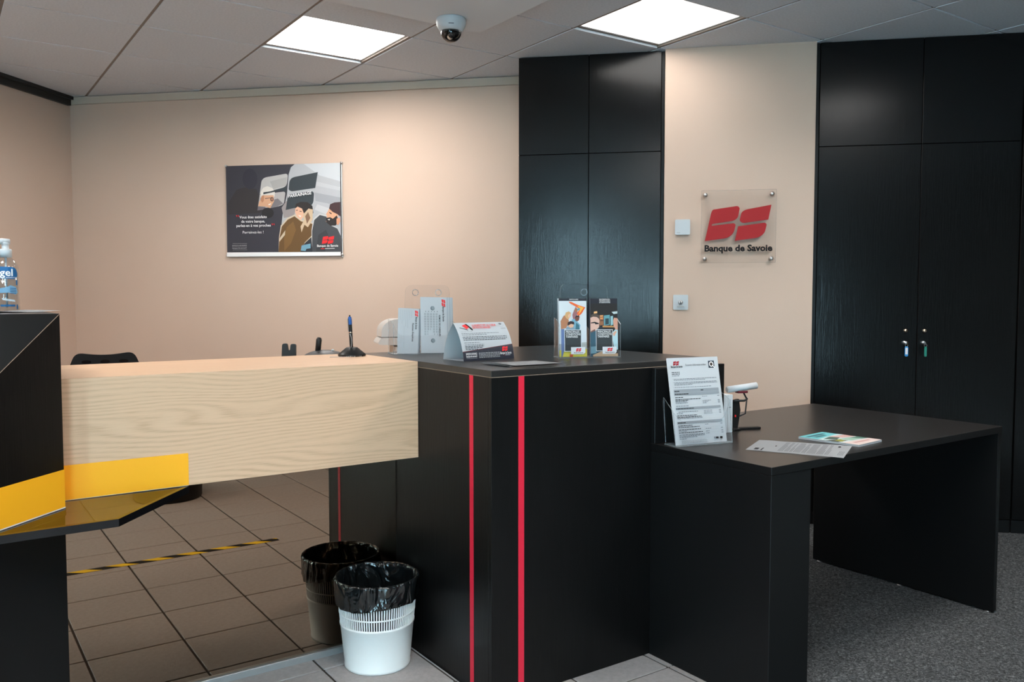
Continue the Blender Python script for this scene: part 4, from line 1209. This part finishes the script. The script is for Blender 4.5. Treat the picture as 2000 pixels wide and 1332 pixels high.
MB().box(0, .162, 0, .224, .0004, .0065).build('pages', 'paper', mg)
MB().box(-.0005, .1625, -.0005, .2245, .0065, .0072).build('cover', pmat((182, 194, 196)), mg)
CM = lambda c: pmat(tuple(int(q * .86) for q in c))
sh = [(rrect(0, .150, .162, .224, .001), CM((110, 196, 204))), ([(0, .150), (.162, .165), (.162, .140), (0, .125)], CM((196, 222, 224))),
      ([(.02, .140), (.08, .150), (.10, .120), (.05, .105)], CM((70, 96, 88))), ([(.08, .155), (.162, .140), (.162, .095), (.10, .110)], CM((216, 176, 170))),
      ([(0, .12), (.05, .105), (.06, .07), (0, .075)], CM((74, 78, 70))), ([(.02, .10), (.06, .10), (.05, .075), (.02, .07)], CM((150, 150, 60))),
      ([(.06, .105), (.12, .100), (.13, .06), (.07, .06)], CM((160, 196, 180))), ([(.11, .095), (.162, .09), (.162, .05), (.13, .055)], CM((90, 132, 118))),
      ([(0, .06), (.162, .045), (.162, 0), (0, 0)], CM((226, 206, 202))), ([(.03, .040), (.13, .034), (.13, .022), (.03, .026)], CM((196, 150, 146))),
      ([(.015, .205), (.13, .205), (.13, .192), (.015, .192)], CM((40, 92, 104))), ([(.03, .185), (.10, .185), (.10, .170), (.03, .170)], CM((62, 110, 118)))]
flat_print('cover_print', sh, mg, lying(.0072), step=.00003)

# ------------------------------------------------------------------ waste bin with liner
BU, BV = 1.232, 2.584
bn = thing('waste_bin', 'round white plastic waste bin with a slatted upper band on the tiles', 'waste bin', (BU, BV, 0))
def br(z): return .110 + (.139 - .110) * z / .302
MB().lathe([(0, .004), (br(0) - .004, .0), (br(0) + .002, .002), (br(0) + .002, .010), (br(.012), .012), (br(.145), .145), (br(.147) + .002, .147), (br(.152) + .002, .152), (br(.153), .154), (br(.153) - .003, .154), (br(.02) - .003, .012), (0, .010)], 56).build('shell', 'bin_plastic', bn)
for z0, z1 in ((.186, .190), (.292, .299)):
    MB().lathe([(br(z0) - .0035, z0), (br(z0) + .001, z0), (br(z1) + .001, z1), (br(z1) - .0035, z1), (br(z0) - .0035, z0)], 56).build('ring', 'bin_plastic', bn)
sl = MB()
for i in range(96):
    a = 2 * PI * i / 96
    b = bmesh.new()
    q = [b.verts.new((r_, y_, z_)) for z_, rr in ((.153, br(.153)), (.296, br(.296))) for r_ in (rr - .003, rr) for y_ in (-.0018, .0018)]
    for fc in ((0, 1, 3, 2), (4, 6, 7, 5), (0, 4, 5, 1), (2, 3, 7, 6), (0, 2, 6, 4), (1, 5, 7, 3)): b.faces.new([q[k] for k in fc])
    sl.add(b, Matrix.Rotation(a, 4, 'Z'))
slo = sl.build('slatted_band', 'bin_plastic', bn); slo['kind'] = 'stuff'
lnr = MB(); b = bmesh.new(); SEG = 120
random.seed(3)
ph_ = [random.uniform(0, 6.28) for _ in range(12)]
def wr(a, z):
    return .5 * math.sin(a * 9 + ph_[0] + z * 40) + .4 * math.sin(a * 17 + ph_[1] - z * 60) + .3 * math.sin(a * 29 + ph_[2] + z * 25) + .25 * math.sin(a * 5 + z * 120 + ph_[3])
rows_ = []
prof_l = [(-.016, .10, 1.0), (-.013, .14, 1.0), (-.0115, .18, 1.0), (-.010, .22, 1.0), (-.009, .26, .9), (-.008, .29, .6), (-.0065, .302, .25), (-.002, .3065, .15), (.003, .3055, .15), (.0055, .298, .3), (.0065, .284, .6), (.0075, .268, .9), (.0085, .254, 1.2), (.0095, .243, 1.4), (.008, .236, 1.3)]
for k_, (dr, z, amp) in enumerate(prof_l):
    ring_ = []
    for i in range(SEG):
        a = 2 * PI * i / SEG
        zz = z
        if k_ >= 10:   # hem hangs lower on the viewer's left
            low = .5 + .5 * math.cos(a - math.radians(215))
            f_ = (k_ - 9) / 5
            zz = z - f_ * (.034 * low - .018) + .005 * f_ * math.sin(a * 3 + 1)
        r_ = br(min(zz, .302)) + dr + .0042 * amp * wr(a, z) * (1.9 if k_ < 5 else .75)
        if k_ >= 8: r_ = max(r_, br(zz) + .0022)
        else: r_ = min(r_, br(min(zz, .302)) - .0055) if k_ < 7 else r_
        ring_.append(b.verts.new((r_ * math.cos(a), r_ * math.sin(a), zz)))
    rows_.append(ring_)
for p, q in zip(rows_, rows_[1:]):
    for i in range(SEG): b.faces.new((p[i], p[(i + 1) % SEG], q[(i + 1) % SEG], q[i])).smooth = True
cb = b.verts.new((0, 0, .085))
for i in range(SEG): b.faces.new((rows_[0][(i + 1) % SEG], rows_[0][i], cb)).smooth = True
bmesh.ops.recalc_face_normals(b, faces=b.faces)
lnr.add(b)
ln_o = lnr.build('bin_liner', 'liner', None, (BU, BV, .0))
tag(ln_o, 'crumpled black plastic liner bag folded over the rim of the white bin', 'bin liner')

# ------------------------------------------------------------------ floor tape, planter, gel
tp = MB().box(0, 1.25, -.023, .023, 0, .0008).build('hazard_tape', 'hazard', None, (.20, 1.262, .0006))
tag(tp, 'yellow and black striped tape on the floor tiles, seen in the mirror', 'tape')
pt_ = thing('planter', 'black round planter on the tiles, its base seen in the mirror', 'planter', (1.20, -.02, .0006))
MB().lathe([(0, 0), (.19, 0), (.20, .01), (.21, .40), (.22, .42), (.205, .42), (.20, .38), (0, .38)], 40).build('pot', 'black_plastic', pt_)
MB().lathe([(0, .385), (.199, .381)], 40).build('soil', 'charcoal_plastic', pt_)

TOPZ = 1.205
pa = wavy('paper_sheet', 'white sheet under the gel bottle overhanging the angular block', 'paper', (.070, 2.615, TOPZ + .0006), math.radians(20), .26, .21, lambda a, b_: .004 * max(0, a - .7) / .3)
wavy('paper_sheet', 'second white sheet on top of the angular block, below the other sheet', 'paper', (-.20, 2.50, TOPZ + .0002), math.radians(4), .21, .297, lambda a, b_: 0)
gb = thing('gel_bottle', 'clear pump bottle of hand gel with blue label at the left edge', 'bottle', (.200, 2.970, TOPZ + .0004), math.radians(4))
Rb = .0335
MB().lathe([(0, .002), (Rb - .003, 0), (Rb, .004), (Rb, .125), (Rb - .002, .140), (Rb - .010, .153), (.016, .160), (.0145, .162), (.0145, .168)], 40).build('bottle', 'bottle_plastic', gb)
MB().lathe([(0, .004), (Rb - .005, .003), (Rb - .0028, .006), (Rb - .0028, .118), (0, .118)], 32).build('gel', 'bottle_plastic', gb)
MB().lathe([(0, .162), (.0172, .162), (.0172, .184), (.015, .187), (.0095, .188), (.0095, .200), (.011, .203), (.011, .2065), (0, .2065)], 28).build('pump_collar', 'white_plastic', gb)
MB().tube([(.012, 0, .2095), (-.008, 0, .2095), (-.040, -.004, .2075), (-.052, -.006, .199)], [.0085, .0095, .0055, .0042], 12).build('pump_nozzle', 'white_plastic', gb)
MB().tube([(0, 0, .162), (0, 0, .012)], .003, 8).build('dip_tube', 'white_plastic', gb)
cyl = lambda x, z, o: Vector(((Rb + .0003 + o) * math.sin(x / Rb), -(Rb + .0003 + o) * math.cos(x / Rb), z))
B1, B2 = C_((16, 96, 150)), C_((120, 168, 200))
lb = [(rounded([(-.030, .098, .01), (.020, .096, .01), (.030, .106, .008), (.024, .132, .02), (-.030, .134, .01)], 4), B1),
      (rounded([(.022, .078), (.028, .078), (.028, .094), (.022, .094)], 2), B1), (rounded([(-.022, .014), (.018, .014), (.018, .020), (-.022, .020)], 2), B1),
      (rounded([(.022, .006), (.027, .006), (.027, .020), (.022, .020)], 2), B1),
      (rounded([(-.028, .068), (-.006, .072), (.006, .078), (.022, .072), (.028, .056), (.020, .050), (.0, .056), (-.024, .054)], 2), B2),
      (rounded([(-.018, .040), (.016, .034), (.018, .028), (-.016, .034)], 2), C_((200, 216, 226)))]
for i in range(4): lb.append(([(.004, .070 - i * .005), (.022, .069 - i * .005), (.022, .067 - i * .005), (.004, .068 - i * .005)], B1))
flat_print('label', lb, gb, cyl, step=.00006, cut=2)
text('gel', .030, -.021, .106, 'white_print', gb, cyl, bold=.02, width=.034, off=.0012)
text('hydroalcoolique', .006, -.006, .0995, 'white_print', gb, cyl, width=.030, off=.0012)
